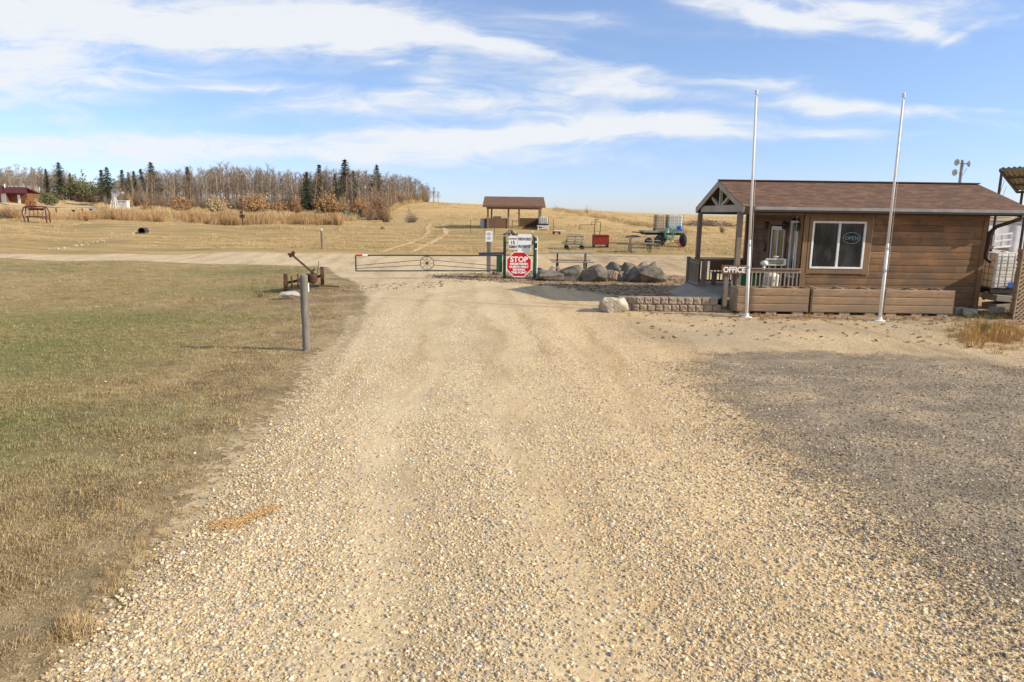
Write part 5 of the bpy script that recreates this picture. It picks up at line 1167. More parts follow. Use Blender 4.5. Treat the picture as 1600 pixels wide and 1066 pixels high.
for x_ in (x0_+.4,at(811,330,YS_+3.6).x,x1_-.15): MB().box((x_,YS_+3.6,(zg+ze)/2-.15),(.15,.15,ze-zg-.3)).build('post','post_wood',shl)
zw = at(780,341,YS_).z
MB().span((x0_+.05,YS_-.03,zg),(xs_[1]-.1,YS_+.03,zw)).build('wall_panel','brown_wood',shl); MB().span((at(811,345,YS_+3.6).x,YS_+3.57,zg),(x1_,YS_+3.63,zw+.02)).build('wall_panel','brown_wood',shl)
MB().span((x1_-.04,YS_,zg),(x1_+.02,YS_+3.6,zw+.1)).span((x0_-.02,YS_,zg),(x0_+.04,YS_+3.6,zw)).build('wall_panel','brown_wood',shl)
MB().span((x0_+.6,YS_+2,zw-.05),(x0_+1.4,YS_+2.5,zw+.15)).build('grill','galv',shl)
MB().span((xs_[1]+.3,YS_+1.4,zg+.75),(xs_[1]+1.2,YS_+1.9,zg+.8)).span((xs_[1]+.35,YS_+1.45,zg),(xs_[1]+.42,YS_+1.85,zg+.75)).build('counter','brown_wood',shl)
g = XY(755,YS_+.5); tag(MB().lathe(g,[(.0,0),(.28,0),(.30,.04),(.28,.45),(.30,.48),(.28,.9),(.25,.92),(0,.92)],16).build('barrel','grey_metal',None,loc=g),'grey barrel at the left corner of the shelter','barrel')
g = XY(848.5,YS_-1.0); stn = thing('tote_stand','white wooden stand under the water tote by the shelter','stand',g)
sm = MB()
for x_ in (-.5,.5):
    for y_ in (-.4,.4): sm.bar(g+Vector((x_,y_,0)),g+Vector((x_*.9,y_,.36)),.09,.09)
sm.span((g.x-.6,g.y-.5,g.z+.36),(g.x+.6,g.y+.5,g.z+.44)); sm.bar(g+Vector((-.55,-.45,.05)),g+Vector((.5,-.45,.3)),.06,.06); sm.build('frame','white_paint',stn)
tt_ = ibc(g+Vector((0,0,.445)),'white caged water tote on a stand beside the shelter',name='water_tote',w_=.95,d_=.9,h_=.82,nb=(5,5),pallet=None)
MB().span((g.x-.5,g.y-.48,g.z+.46),(g.x+.5,g.y-.47,g.z+.62)).build('base_band','indigo',tt_)
# ash/rock pile before the shelter
def heap(px,Y,w_,h_,n,mats,lab,name,cat,seed,stick=False):
    g = XY(px,Y); r_ = random.Random(seed); o = thing(name,lab,cat,g); bins = {m:MB() for m in mats}
    for i in range(n):
        a_ = r_.uniform(0,6.28); q = r_.random()**.6; p = g+Vector((math.cos(a_)*q*w_,math.sin(a_)*q*w_*.6,max(0,(1-q)*h_*r_.uniform(.3,1))))
        m = r_.choice(mats)
        if stick:
            d = Vector((r_.uniform(-1,1),r_.uniform(-1,1),r_.uniform(-.35,.35)))*r_.uniform(.4,1.0); bins[m].bar(p-d,p+d,.04,.04)
        else: b_ = blob(.13,.11,.09,r_.randint(0,999),.3,1); shift(b_,p,r_.uniform(0,3)); bins[m].add(b_.v,b_.f)
    for m in mats: bins[m].build('stones' if not stick else 'branches',m,o)
heap(798,61,.62,.5,60,['pale_rock','boulder','black'],'heap of pale and charred stones in front of the shelter','stone_heap','stone heap',3)
heap(1094,88,3.0,1.2,160,['brown_wood','grey_wood'],'large brush pile on the field behind the porch','brush_pile','brush pile',8,True)
heap(1122,90,2.6,.9,110,['brown_wood','grey_wood'],'low end of dark brush beside the large brush pile','brush_pile','brush pile',18,True)
g = XY(871,62); sm = thing('small_wagon','tiny red cart with a pale board on it, right of the shelter tote','cart',g)
MB().box(g+Vector((-.1,0,.22)),(.7,.5,.1)).build('bed','dull_red',sm); MB().box(g+Vector((.25,0,.34)),(1.0,.4,.05),ry=.05).build('board','white_paint',sm)
for x_ in (-.35,.15): MB().lathe(g+Vector((x_,-.3,.11)),[(.03,0),(.11,0),(.11,.06),(.03,.06)],12,(0,1,0)).build('wheel','black',sm)
# thin stakes on the field
for (px,Y,pt,lab) in ((735.5,60,344,'thin dark stake on the field left of the shelter'),(757.8,60,346,'thin dark stake before the shelter barrel'),(772.5,60,347,'thin dark stake before the left shelter wall'),(864.5,66,343,'thin stake on the field right of the shelter tote')):
    g = XY(px,Y); tag(MB().tube([g,(g.x,g.y,at(px,pt,Y).z)],.022,5).build('stake','dark_metal',None,loc=g),lab,'stake','stakes on the field')
# red fence-flag post strings at the gate's right
# ================================================================== far left objects
# hut
simple('hut_brown',(.20,.085,.040),.8,(.13,.055,.03),2)
YH = 112; gh = XY(22,YH); hut = thing('camp_hut','small brown hut with a maroon roof and two pale doors at the far left','hut',gh)
zh = gh.z-.1; hx1 = at(42,308,YH).x; hx0 = at(-18,308,YH).x; hze = at(20,302,YH).z; hzr = at(20,293.5,YH+.9).z
hxm = at(14.5,308,YH).x
MB().span((hxm,YH,zh),(hx1,YH+1.8,hze)).span((hx0,YH-1.2,zh),(hxm-.02,YH+1.8,hze)).build('wall','hut_brown',hut)
MB().prism([(hxm-1,YH-.7,hze-.05),(hx1+.7,YH-.7,hze-.05),(hx1-.6,YH+.9,hzr),(hxm-1,YH+.9,hzr)],(0,0,.12)).prism([(hxm-1,YH+2.4,hze-.05),(hx1+.7,YH+2.4,hze-.05),(hx1-.6,YH+.9,hzr),(hxm-1,YH+.9,hzr)],(0,0,.12)).build('roof','maroon',hut)
MB().prism([(hx0-.5,YH-1.9,hze+.1),(hxm+.3,YH-1.9,hze-.15),(hxm-1.5,YH+.9,hzr+.15),(hx0-.5,YH+.9,hzr+.4)],(0,0,.12)).prism([(hx0-.5,YH+2.4,hze+.1),(hxm+.3,YH+2.4,hze-.15),(hxm-1.5,YH+.9,hzr+.15),(hx0-.5,YH+.9,hzr+.4)],(0,0,.12)).build('roof','maroon',hut)
a = at(27,304.5,YH); MB().span((a.x,YH-.04,zh),(a.x+.45,YH-.005,a.z)).build('door','white_frame',hut)
a = at(1.5,303,YH-1.2); MB().span((a.x,YH-1.25,zh),(a.x+.75,YH-1.205,a.z)).build('door','galv',hut)
a = at(7.5,294,YH+1); MB().tube([(a.x,YH+1,hze),(a.x,YH+1,at(7.5,287.5,YH+1).z)],.09,8).build('chimney_pipe','white_paint',hut)
# swing bench
YW_ = 62; g = XY(57,YW_); sb = thing('garden_swing','maroon metal garden swing bench with curved ends on the left field','swing',g)
xl = at(37,330,YW_).x-g.x; xr = at(74,330,YW_).x-g.x; H = at(57,323,YW_).z-g.z; r_ = .42
fmb = MB()
for y_ in (-.24,.24):
    pts = [Vector((xl+.16,y_,0)),Vector((xl+.12,y_,H*.35)),Vector((xl+.02,y_,H*.65)),Vector((xl+.12,y_*.6,H*.93)),Vector((xl+.4,y_*.3,H)),Vector((0,0,H)),Vector((xr-.4,y_*.3,H)),Vector((xr-.12,y_*.6,H*.93)),Vector((xr,y_,H*.65)),Vector((xr-.02,y_,H*.3)),Vector((xr,y_,0))]
    fmb.tube([p+g for p in pts],.055,8)
fmb.build('frame','maroon',sb,smooth=True)
MB().box(g+Vector((0,0,H*.36)),((xr-xl)*.72,.5,.10)).build('seat','maroon',sb,bevel=.02); 
bk = MB(); bk.box(g+Vector((0,.28,H*.84)),((xr-xl)*.72,.05,.20)); 
for x_ in np.linspace(xl*.7,xr*.7,5): bk.bar(g+Vector((x_,.27,H*.38)),g+Vector((x_,.3,H*.8)),.03,.03)
bk.build('backrest','maroon',sb)
for x_ in (xl*.74,xr*.74): MB().tube([g+Vector((x_,0,H*.38)),g+Vector((x_,0,H))],.02,5).ring(g+Vector((x_,-.25,H*.55)),(1,0,0),.22,.02,14,5).build('hanger','galv',sb)
# windmill
YM = 90; g = XY(180,YM); wmil = thing('garden_windmill','white lattice garden windmill with a round fan in front of the forest','windmill',g)
zt4 = at(180,304,YM).z; w_ = .72; H = zt4-g.z; tw = MB()
cr_ = [(-1,-1),(1,-1),(1,1),(-1,1)]
for sx,sy in cr_: tw.bar(g+Vector((sx*w_*.62,sy*w_*.62,0)),g+Vector((sx*.12,sy*.12,H)),.045,.045)
for lv_ in range(5):
    z0,z1 = H*lv_/5,H*(lv_+1)/5; f0 = w_*.62*(1-lv_/5)+.12*lv_/5; f1 = w_*.62*(1-(lv_+1)/5)+.12*(lv_+1)/5
    for i in range(4):
        a_,b_ = cr_[i],cr_[(i+1)%4]; tw.bar(g+Vector((a_[0]*f0,a_[1]*f0,z0)),g+Vector((b_[0]*f1,b_[1]*f1,z1)),.024,.024); tw.bar(g+Vector((b_[0]*f0,b_[1]*f0,z0)),g+Vector((a_[0]*f1,a_[1]*f1,z1)),.024,.024); tw.bar(g+Vector((a_[0]*f1,a_[1]*f1,z1)),g+Vector((b_[0]*f1,b_[1]*f1,z1)),.028,.028)
tw.build('tower','white_paint',wmil)
hc = at(180.5,301,YM-.4); fan = MB()
for k in range(14):
    a_ = k*2*math.pi/14; d = Vector((math.cos(a_),-.2,math.sin(a_))).normalized(); pr2 = Vector((-math.sin(a_),0,math.cos(a_)))
    p1,p2 = hc+d*.14,hc+d*.56; fan.add([p1-pr2*.03,p1+pr2*.03+Vector((0,.03,0)),p2+pr2*.10+Vector((0,.06,0)),p2-pr2*.10,p1-pr2*.03+Vector((0,-.01,0)),p1+pr2*.03+Vector((0,.02,0)),p2+pr2*.10+Vector((0,.05,0)),p2-pr2*.10+Vector((0,-.01,0))],[(0,1,2,3),(7,6,5,4),(0,3,7,4),(1,5,6,2),(3,2,6,7),(0,4,5,1)])
fan.build('fan','galv',wmil); MB().bar(hc,hc+Vector((.2,1.0,0)),.04,.04).box(hc+Vector((.25,1.2,0)),(.03,.5,.3)).build('tail_vane','galv',wmil)
for x_ in (-.95,.1,.95): q = g+Vector((x_*.75,-.9,-.4)); MB().tube([q,q+Vector((0,0,.55))],.05,6).build('foot_post','black',wmil)
g = XY(194.5,95); wb_ = thing('white_shed','small white metal shed box beside the windmill','shed',g); z0,z1 = g.z,at(194,314,95).z
xa_,xb_ = at(188,320,95).x,at(201,320,95).x; MB().span((xa_,94.6,z0),(xb_,95.3,z1-.03)).build('body','white_plastic',wb_,bevel=.02); MB().span((xa_-.06,94.5,z1-.03),(xb_+.06,95.4,z1+.05)).build('lid','white_paint',wb_,bevel=.02); MB().bar((xa_+.3,94.58,z0+.05),(xa_+.75,94.58,z1-.1),.02,.02).build('door_brace','grey_metal',wb_)
g = XY(212,96); lad = thing('metal_ramp','shiny metal loading ramp lying against a dark block near the white shed','ramp',g)
MB().bar(g+Vector((-.5,0,.5)),g+Vector((.9,0,.1)),.7,.06).build('ramp_plate','galv',lad); MB().box(g+Vector((-.5,0,.12)),(.5,.4,.2)).build('block','black',lad)
for (px,Y,w_,lab) in ((145,92,.9,'small grey trailer frame parked beside the camp lane'),(118,90,1.0,'low reddish woodpile next to the camp lane')):
    g = XY(px,Y); c_ = 'galv' if px==145 else 'boulder_red'; o = thing('trailer_frame' if px==145 else 'woodpile',lab,'trailer' if px==145 else 'woodpile',g); MB().box(g+Vector((0,0,.3)),(w_,.6,.12)).bar(g+Vector((w_*.4,0,.3)),g+Vector((w_*.95,0,.45)),.08,.08).build('bed',c_,o,bevel=.02); MB().lathe(g+Vector((-.1,-.3,.16)),[(.04,0),(.16,0),(.16,.1),(.04,.1)],12,(0,1,0)).build('wheel' if px==145 else 'log','black',o)
for px,Y in ((88,88),(129,88),(166.5,92)):
    g = XY(px,Y); tag(MB().box(g+Vector((0,0,.25)),(.1,.1,.5)).build('bollard','black',None,loc=g,bevel=.01),'short dark post standing along the pale camp lane','bollard','short dark posts along the camp lane')
# culvert
g = XY(223,54.0); cv = thing('culvert_pipe','dark round culvert pipe mouth in the grass bank','culvert',g)
MB().lathe(g+Vector((0,.15,.18)),[(.26,-.5),(.26,.6),(.23,.6),(.23,-.5),(.26,-.5)],20,(.25,-1,.02)).build('pipe','black',cv)
# lines of stones from the culvert
pts = [(219,360),(208,364),(197,367),(185,370),(173,373),(160,376),(148,379),(135,382),(122,385),(105,388),(90,390),(72,392)]
stn_ = blob(.13,.11,.07,3,.3,1); first = None; k = 0
for i in range(len(pts)-1):
    for j in range(4):
        f_ = j/4+random.uniform(-.11,.11); px = pts[i][0]*(1-f_)+pts[i+1][0]*f_; py = pts[i][1]*(1-f_)+pts[i+1][1]*f_+random.uniform(-1.6,1.6)
        g = G(px,py)
        if first is None:
            mb = MB(); mb.v = list(stn_.v); mb.f = list(stn_.f); first = mb.build('drain_stone','white_rock',None); o = first
        else: o = first.copy(); COL.objects.link(o)
        o.location = g+Vector((0,0,.03)); o.rotation_euler[2] = random.uniform(0,6); s_ = random.choice((.35,.5,.6,.8,1.1)); o.scale = (s_,s_,s_)
        tag(o,'pale stone in the line of stones running down from the culvert','stone','stones of the drain line'); k += 1
# rusty pole ornament, chairs, pergola post
g = XY(379.5,66); z_ = at(379,312,66).z; rp = thing('rusty_windpump','rusty pole with a cluster of iron fittings before the shrubs','iron pole',g)
MB().tube([g,(g.x,g.y,z_)],.05,6).build('pole','rust',rp); MB().box(g+Vector((0,0,.9)),(.45,.25,.3)).box(g+Vector((-.1,0,1.25)),(.2,.2,.25)).lathe((g.x-.05,g.y,z_),[(.0,-.08),(.14,-.03),(.14,.06),(0,.1)],8).build('fittings','rust',rp,bevel=.02)
def adir(px,Y,rz,lab):
    g = XY(px,Y); o = thing('garden_chair',lab,'chair',g,'green garden chairs'); c,s = math.cos(rz),math.sin(rz); W = lambda x,y,z: g+Vector((x*c-y*s,x*s+y*c,z))
    MB().prism([W(-.3,-.35,.42),W(.3,-.35,.42),W(.3,.25,.32),W(-.3,.25,.32)],(0,0,.04)).build('seat','green_metal',o)
    MB().prism([W(-.3,.22,.32),W(.3,.22,.32),W(.36,.55,1.05),W(-.36,.55,1.05)],(0.0,.04,.0)).build('backrest','green_metal',o)
    for sx in (-1,1):
        MB().prism([W(sx*.36-.06,-.45,.60),W(sx*.36+.06,-.45,.60),W(sx*.36+.06,.4,.60),W(sx*.36-.06,.4,.60)],(0,0,.03)).build('armrest','green_metal',o)
        MB().bar(W(sx*.34,-.38,0),W(sx*.34,-.38,.6),.08,.04).bar(W(sx*.34,.45,0),W(sx*.34,.15,.42),.08,.05).build('leg','green_metal',o)
adir(545,84,.9,'dark green garden chair seen side on, next to the timber post'); adir(558.5,84,-.6,'bright green garden chair facing left by the shrubs')
g = XY(538.5,82); zt5 = at(538,328,82).z; cpo = thing('timber_pergola','dark timber post with a cross arm beside the green chairs','pergola',g)
MB().bar(g,(g.x,g.y,zt5),.13,.13).build('post','brown_wood',cpo); MB().bar((g.x-.1,g.y,zt5-.05),(g.x+.62,g.y+.2,zt5),.08,.1).bar((g.x+.6,g.y+.2,g.z),(g.x+.6,g.y+.2,zt5),.08,.08).build('arm','brown_wood',cpo)
# white nest box on a pole, dark box near it
g = XY(569,112); zt6 = at(569,293,112).z; nbx = thing('nest_box','white nest box high on a pole in front of the trees','nest box',g)
MB().tube([g,(g.x,g.y,zt6)],.06,6).build('pole','grey_post',nbx); MB().box((g.x,g.y,zt6+.1),(.6,.5,.55)).build('box','white_paint',nbx,bevel=.02); MB().prism([(g.x-.42,g.y-.4,zt6+.38),(g.x+.42,g.y-.4,zt6+.38),(g.x+.42,g.y+.4,zt6+.38),(g.x-.42,g.y+.4,zt6+.38)],(0,.0,.08)).build('roof','galv',nbx)
g = XY(582.5,112); zt7 = at(582.5,292,112).z; yl = thing('camp_light','pole with a small dark lamp box among the trees','lamp post',g)
MB().tube([g,(g.x,g.y,zt7)],.07,6).build('pole','white_paint',yl); MB().box((g.x,g.y,zt7+.1),(.4,.3,.35)).build('lamp_box','black',yl,bevel=.02)
# ================================================================== vegetation
def vegmat(name, cols, rough=.9, trans=.0, inst=True, noise_scale=None):
    mt, t, b = newmat(name)
    if inst: a = t.n('ShaderNodeAttribute', attribute_name='rnd', attribute_type='INSTANCER').outputs['Fac']
    else: a = t.n('ShaderNodeObjectInfo').outputs['Random']
    g = t.n('ShaderNodeNewGeometry'); isl = g.outputs['Random Per Island']
    f = t.math('FRACT', t.math('ADD', t.math('MULTIPLY', isl, .75), t.math('MULTIPLY', a, .6)))
    t.L(t.ramp(f, cols), b.inputs['Base Color']); b.inputs['Roughness'].default_value = rough; b.inputs['Specular IOR Level'].default_value = .08
    MATS[name] = mt
vegmat('aspen_bark', [(0,(.27,.225,.165)),(.4,(.38,.33,.255)),(.7,(.20,.16,.12)),(1,(.46,.41,.33))], inst=False)
vegmat('aspen_twig', [(0,(.175,.125,.090)),(.5,(.235,.175,.130)),(1,(.30,.235,.18))], inst=False)
vegmat('orange_leaf', [(0,(.30,.155,.065)),(.5,(.40,.235,.10)),(1,(.24,.14,.075))], inst=False)
vegmat('spruce_needle', [(0,(.035,.052,.032)),(.5,(.062,.080,.046)),(1,(.10,.115,.065))], inst=False)
vegmat('spruce_bark', [(0,(.12,.09,.07)),(1,(.16,.13,.10))], inst=False)
vegmat('purple_twig', [(0,(.15,.115,.10)),(.5,(.22,.165,.135)),(1,(.29,.215,.16))], inst=False)
vegmat('rust_leaf', [(0,(.27,.125,.055)),(.5,(.33,.175,.075)),(1,(.22,.12,.06))], inst=False)
vegmat('green_leaf', [(0,(.07,.085,.035)),(.5,(.11,.12,.05)),(1,(.15,.14,.07))], inst=False)
vegmat('reed', [(0,(.34,.195,.085)),(.35,(.43,.28,.13)),(.6,(.25,.145,.08)),(.8,(.46,.33,.165)),(1,(.19,.115,.075))])
vegmat('straw', [(0,(.42,.30,.15)),(.5,(.52,.39,.21)),(1,(.33,.22,.11))])
vegmat('straw_orange', [(0,(.40,.23,.085)),(.5,(.50,.31,.12)),(1,(.30,.19,.08))])
vegmat('weed_green', [(0,(.09,.12,.035)),(.5,(.15,.16,.06)),(1,(.24,.22,.09))])
vegmat('wood_aspen', [(0,(.27,.235,.185)),(.4,(.34,.30,.245)),(.7,(.21,.18,.145)),(1,(.38,.34,.28))])
vegmat('wood_twig', [(0,(.15,.11,.082)),(.5,(.20,.15,.115)),(1,(.26,.20,.155))])
vegmat('under_twig', [(0,(.18,.145,.115)),(.4,(.27,.21,.155)),(.7,(.34,.225,.13)),(1,(.21,.165,.13))])
vegmat('leaf_litter', [(0,(.55,.40,.20)),(.4,(.62,.52,.36)),(.7,(.42,.25,.12)),(1,(.68,.60,.48))])
vegmat('twig_litter', [(0,(.10,.07,.045)),(.5,(.17,.12,.08)),(1,(.26,.18,.11))])
# lawn blades take the colour of the turf they grow in, lighter or more straw by tuft
mt, t, b = newmat('lawn_blade'); pos = t.n('ShaderNodeNewGeometry'); c, fine, mid = grasscol(t, pos.outputs['Position'])
isl = pos.outputs['Random Per Island']
c = t.mix(1.0, c, t.ramp(isl,[(0,.8),(.5,1.1),(1,1.45)]),'MULTIPLY'); c = t.mix(t.ramp(isl,[(.5,0),(.95,.7)]), c, (.36,.27,.15))
t.L(c, b.inputs['Base Color']); b.inputs['Roughness'].default_value = .85; b.inputs['Specular IOR Level'].default_value = .1; MATS['lawn_blade'] = mt
def aspen(seed, h, leafy=0, spread=1.0, nb=26):
    r_ = random.Random(seed); tr = MB(); tw = MB(); lf = MB()
    n = 7; lean = (r_.gauss(0,.05),r_.gauss(0,.05)); pts = []
    for i in range(n+1):
        f = i/n; pts.append(Vector((lean[0]*h*f+r_.gauss(0,.05)*f, lean[1]*h*f+r_.gauss(0,.05)*f, h*.97*f)))
    rb = .055+.0045*h; tr.tube(pts, [rb*(1-.82*i/n) for i in range(n+1)], 5, cap=False)
    def P(f): 
        k = min(int(f*n),n-1); return pts[k].lerp(pts[k+1], f*n-k)
    for i in range(nb):
        f = r_.uniform(.30,.98)**.85; a = r_.uniform(0,6.28); L = (1.02-f)*h*.23*spread*r_.uniform(.7,1.3)+.35
        up = r_.uniform(.8,1.8); d = Vector((math.cos(a),math.sin(a),up)).normalized(); p0 = P(f); p1 = p0+d*L*.55; p2 = p1+(d+Vector((0,0,.35))).normalized()*L*.45
        tw.tube([p0,p1,p2],[.024,.015,.007],3,cap=False)
        for j in range(6):
            q = p0.lerp(p2,r_.uniform(.25,1)); dd = (d+Vector((r_.gauss(0,.55),r_.gauss(0,.55),r_.uniform(0,.5)))).normalized()*r_.uniform(.3,.75)
            tw.tube([q,q+dd],[.011,.005],3,cap=False)
            if leafy and r_.random()<leafy:
                for _ in range(5):
                    c = q+dd*r_.uniform(.3,1.1)+Vector((r_.gauss(0,.1),r_.gauss(0,.1),r_.gauss(0,.1))); u_ = Vector((r_.gauss(0,1),r_.gauss(0,1),r_.gauss(0,1))).normalized()*.05; v_ = u_.orthogonal().normalized()*.05
                    lf.add([c-u_,c-v_,c+u_,c+v_],[(0,1,2,3)])
    return tr, tw, lf
def spruce(seed, h, w_):
    r_ = random.Random(seed); tr = MB(); nd = MB(); tr.tube([(0,0,0),(0,0,h*.98)],[.05+.012*h,.01],7,cap=False)
    z = h*.10
    while z < h*.97:
        f = (z/h); L = w_*(1-f)**.85*r_.uniform(.75,1.1)+.10; nbr = 6 if f>.75 else 9; a0 = r_.uniform(0,6.28)
        for k in range(nbr):
            a = a0+k*6.283/nbr+r_.gauss(0,.2); l = L*r_.uniform(.35,1.25)
            if r_.random() < .24: continue
            d = Vector((math.cos(a),math.sin(a),0)); m = max(3,int(l/.22)); side = Vector((-d.y,d.x,0))
            for j in range(m):
                s_ = (j+.6)/m*l; dz = -.30*s_+.16*(s_/max(l,.1))**2*l*.8+r_.gauss(0,.05)
                c = d*s_+Vector((0,0,z+dz)); ww = .20*(1.1-.5*j/m)+.05
                for sd in (-1,1):
                    e = (side*sd*r_.uniform(.7,1.2)+d*.8+Vector((0,0,r_.uniform(-.55,.0)))).normalized()*ww*1.5; uu = Vector((0,0,1)).cross(e).normalized()*.055+Vector((0,0,r_.gauss(0,.03)))
                    nd.add([c-uu,c+uu,c+e+uu*.4,c+e-uu*.4],[(0,1,2,3)])
                e = Vector((0,0,-1))*r_.uniform(.10,.22)+d*.05; nd.add([c-d*.08,c+d*.10,c+d*.06+e,c-d*.03+e],[(0,1,2,3)])
        z += r_.uniform(.20,.32)*(.7+.5*(1-f))
    for j in range(6): 
        a=j*1.05; c=Vector((0,0,h*.90)); nd.add([c+Vector((0,0,.0)),c+Vector((math.cos(a)*.12,math.sin(a)*.12,-.05)),c+Vector((0,0,h*.10)),],[(0,1,2)])
    return tr, nd
def bush(seed, h, w_, n=60, leaves=0, stemr=.02, lsz=.07, dome=True):
    r_ = random.Random(seed); st = MB(); lf = MB()
    for i in range(n):
        a = r_.uniform(0,6.28); q = r_.random()**.6; top = Vector((math.cos(a)*q*w_/2,math.sin(a)*q*w_/2,h*(1-.55*q*q if dome else 1)*r_.uniform(.75,1.05))); b0 = Vector((top.x*.25+r_.gauss(0,.06*w_),top.y*.25+r_.gauss(0,.06*w_),0)); m = b0.lerp(top,.55)+Vector((top.x*.12,top.y*.12,0))
        top = top*(1+r_.choice((0,0,.12,.28,-.15,-.35))); st.tube([b0,m,top],[stemr,stemr*.6,stemr*.25],3,cap=False)
        for j in range(4):
            q1 = m.lerp(top,r_.uniform(-.5,1)); dd = Vector((r_.gauss(0,.5)+top.x/w_,r_.gauss(0,.5)+top.y/w_,r_.uniform(.3,1))).normalized()*h*.16; st.tube([q1,q1+dd],[stemr*.4,stemr*.2],3,cap=False)
            for _ in range(leaves):
                c = q1+dd*r_.uniform(.2,1.2)+Vector((r_.gauss(0,.06),r_.gauss(0,.06),r_.gauss(0,.06)))*h*.5; u_ = Vector((r_.gauss(0,1),r_.gauss(0,1),r_.gauss(0,1))).normalized()*lsz; v_ = u_.orthogonal().normalized()*lsz*.7; lf.add([c-u_,c-v_,c+u_,c+v_],[(0,1,2,3)])
    return st, lf
def tuft(seed, n, h, rad, wd, lean=.5, bend=.3):
    r_ = random.Random(seed); mb = MB()
    for i in range(n):
        a = r_.uniform(0,6.28); q = r_.random()**.5*rad; b0 = Vector((math.cos(a)*q,math.sin(a)*q,0)); a2 = a+r_.gauss(0,.9); l = h*r_.uniform(.5,1.1); k = r_.uniform(0,lean)
        d = Vector((math.cos(a2)*k,math.sin(a2)*k,1)).normalized(); m = b0+d*l*.6; tp = m+(d+Vector((math.cos(a2),math.sin(a2),-.4))*bend*r_.random()).normalized()*l*.4
        s_ = Vector((-math.sin(a2+1),math.cos(a2+1),0))*wd/2
        mb.add([b0-s_,b0+s_,m+s_*.8,m-s_*.8,tp],[(0,1,2,3),(3,2,4)])
    return mb
# ---- aspens standing as single trees
ASP = []
for i in range(9):
    h = 9.0; tr,tw,lf = aspen(100+i,h,leafy=(.30 if i==8 else 0),spread=(1.3 if i%3==0 else .9)); ASP.append((tr,tw,lf,h))
asp_root = []
for i,(tr,tw,lf,h) in enumerate(ASP):
    nm = 'leafy_aspen' if i==8 else 'bare_aspen'
    rt = thing(nm,'x','tree',(0,0,0)); tr.build('trunk','aspen_bark',rt); tw.build('crown','aspen_twig',rt)
    if i==8: lf.build('leaves','orange_leaf',rt)
    asp_root.append(rt)
FX = [-30,0,100,150,165,300,430,480,540,600,625,650,690]
FYf = [138,138,138,132,114,110,106,104,98,100,116,124,134]
TOPX = [-30,0,50,100,130,155,200,270,330,350,400,440,480,520,570,600,640,660,680,700]
TOPY = [262,262,258,262,280,284,270,262,262,256,262,264,268,262,264,268,272,281,294,306]
def front(px): return float(np.interp(px,FX,FYf))
def top(px): return float(np.interp(px,TOPX,TOPY))
fr_ = random.Random(21); used = [False]*9; cnt = 0
slots = []
for i in range(285):
    px = -25+ (i+fr_.random())/285*712
    if 120 < px < 158 and fr_.random()<.45: continue
    Y = front(px)+fr_.random()**1.4*16; slots.append((px,Y))
for (px,Y) in slots:
    g = XY(px,Y); hh = max(1.8,(at(px,top(px)+fr_.choice((0,3,6,9,16,22))+fr_.uniform(-5,3),Y).z-g.z))
    if px>600: hh = max(1.8, (at(px,top(px)+fr_.uniform(-3,12),Y).z-g.z))
    k = fr_.randrange(8) if fr_.random()>.05 else 8
    r = asp_root[k] if not used[k] else copy_tree(asp_root[k]); used[k] = True
    r.location = g-Vector((0,0,.1)); s_ = hh/9.0; sx = max(.5,min(1.0,s_*.5+.45)); r.scale = (sx,sx,s_); r.rotation_euler[2] = fr_.uniform(0,6.28)
    tag(r,'aspen keeping some orange leaves among the bare trees of the wood' if k==8 else 'bare grey-brown aspen in the dense wood behind the field','tree','leafy aspens of the wood' if k==8 else 'bare aspens of the wood')
# taller pale aspens sticking out of the canopy
for (px,tp,Y,lab) in ((345,250,112,'tall pale bare aspen standing above the middle of the wood'),(362,253,113,'second tall pale aspen just right of the tallest one in the wood'),(391,258,110,'slim aspen with a pale top left of the leaning pair'),(421,255,110,'broad topped pale aspen left of the dark young spruce'),(502,262,104,'tall orange tinged aspen before the dark spruce tip'),(583,305,99,'birch with a white trunk beside the lamp pole')):
    k = 8 if px==502 else fr_.randrange(8); r = copy_tree(asp_root[k]); g = XY(px,Y); hh = at(px,tp,Y).z-g.z; r.location = g; r.scale = (1.05,1.05,hh/9.0); r.rotation_euler[2] = fr_.uniform(0,6); tag(r,lab,'tree','tall trees above the wood')
# the wood behind, too dense to count
wp = []
for i in range(9):
    tr,tw,lf,h = ASP[i]; mb = MB(); mb.v = list(tr.v); mb.f = list(tr.f); o = len(mb.v); mb.add(tw.v,tw.f)
    q = proto('wood_tree',mb,'wood_aspen'); q.data.materials.append(MATS['wood_twig']); nt_ = len(tr.f)
    q.data.polygons.foreach_set('material_index',[0 if j<nt_ else 1 for j in range(len(mb.f))]); wp.append(q)
P_,S_,Z_s = [],[],[]
for i in range(800):
    px = fr_.uniform(-60,672)
    if 125<px<158 and fr_.random()<.6: continue
    Y = front(px)+12+fr_.random()*(26 if px<600 else 10); g = XY(px,Y); hh = max(1.5,(at(px,top(px)+fr_.uniform(2,18),Y).z-g.z)); P_.append(tuple(g)); S_.append(.95); Z_s.append(hh/9.0)
scatter('woods',wp,P_,S_,rng.uniform(0,6.28,len(P_)),sz=np.array(Z_s))
# undergrowth at the wood's foot
up = []
for i in range(5):
    st,lf = bush(300+i,2.4,1.8,46,0,.022); up.append(proto('brush',st,'under_twig'))
P_,S_ = [],[]
for i in range(1000):
    px = fr_.uniform(-40,668)
    if px<160 and fr_.random()<.5: continue
    Y = front(px)-1.5+fr_.random()**1.2*20; g = XY(px,Y); P_.append(tuple(g)); S_.append(fr_.uniform(.5,1.25)*(.8 if px<160 or px>600 else 1.0))
scatter('undergrowth',up,P_,S_,rng.uniform(0,6.28,len(P_)),tilt=.05)
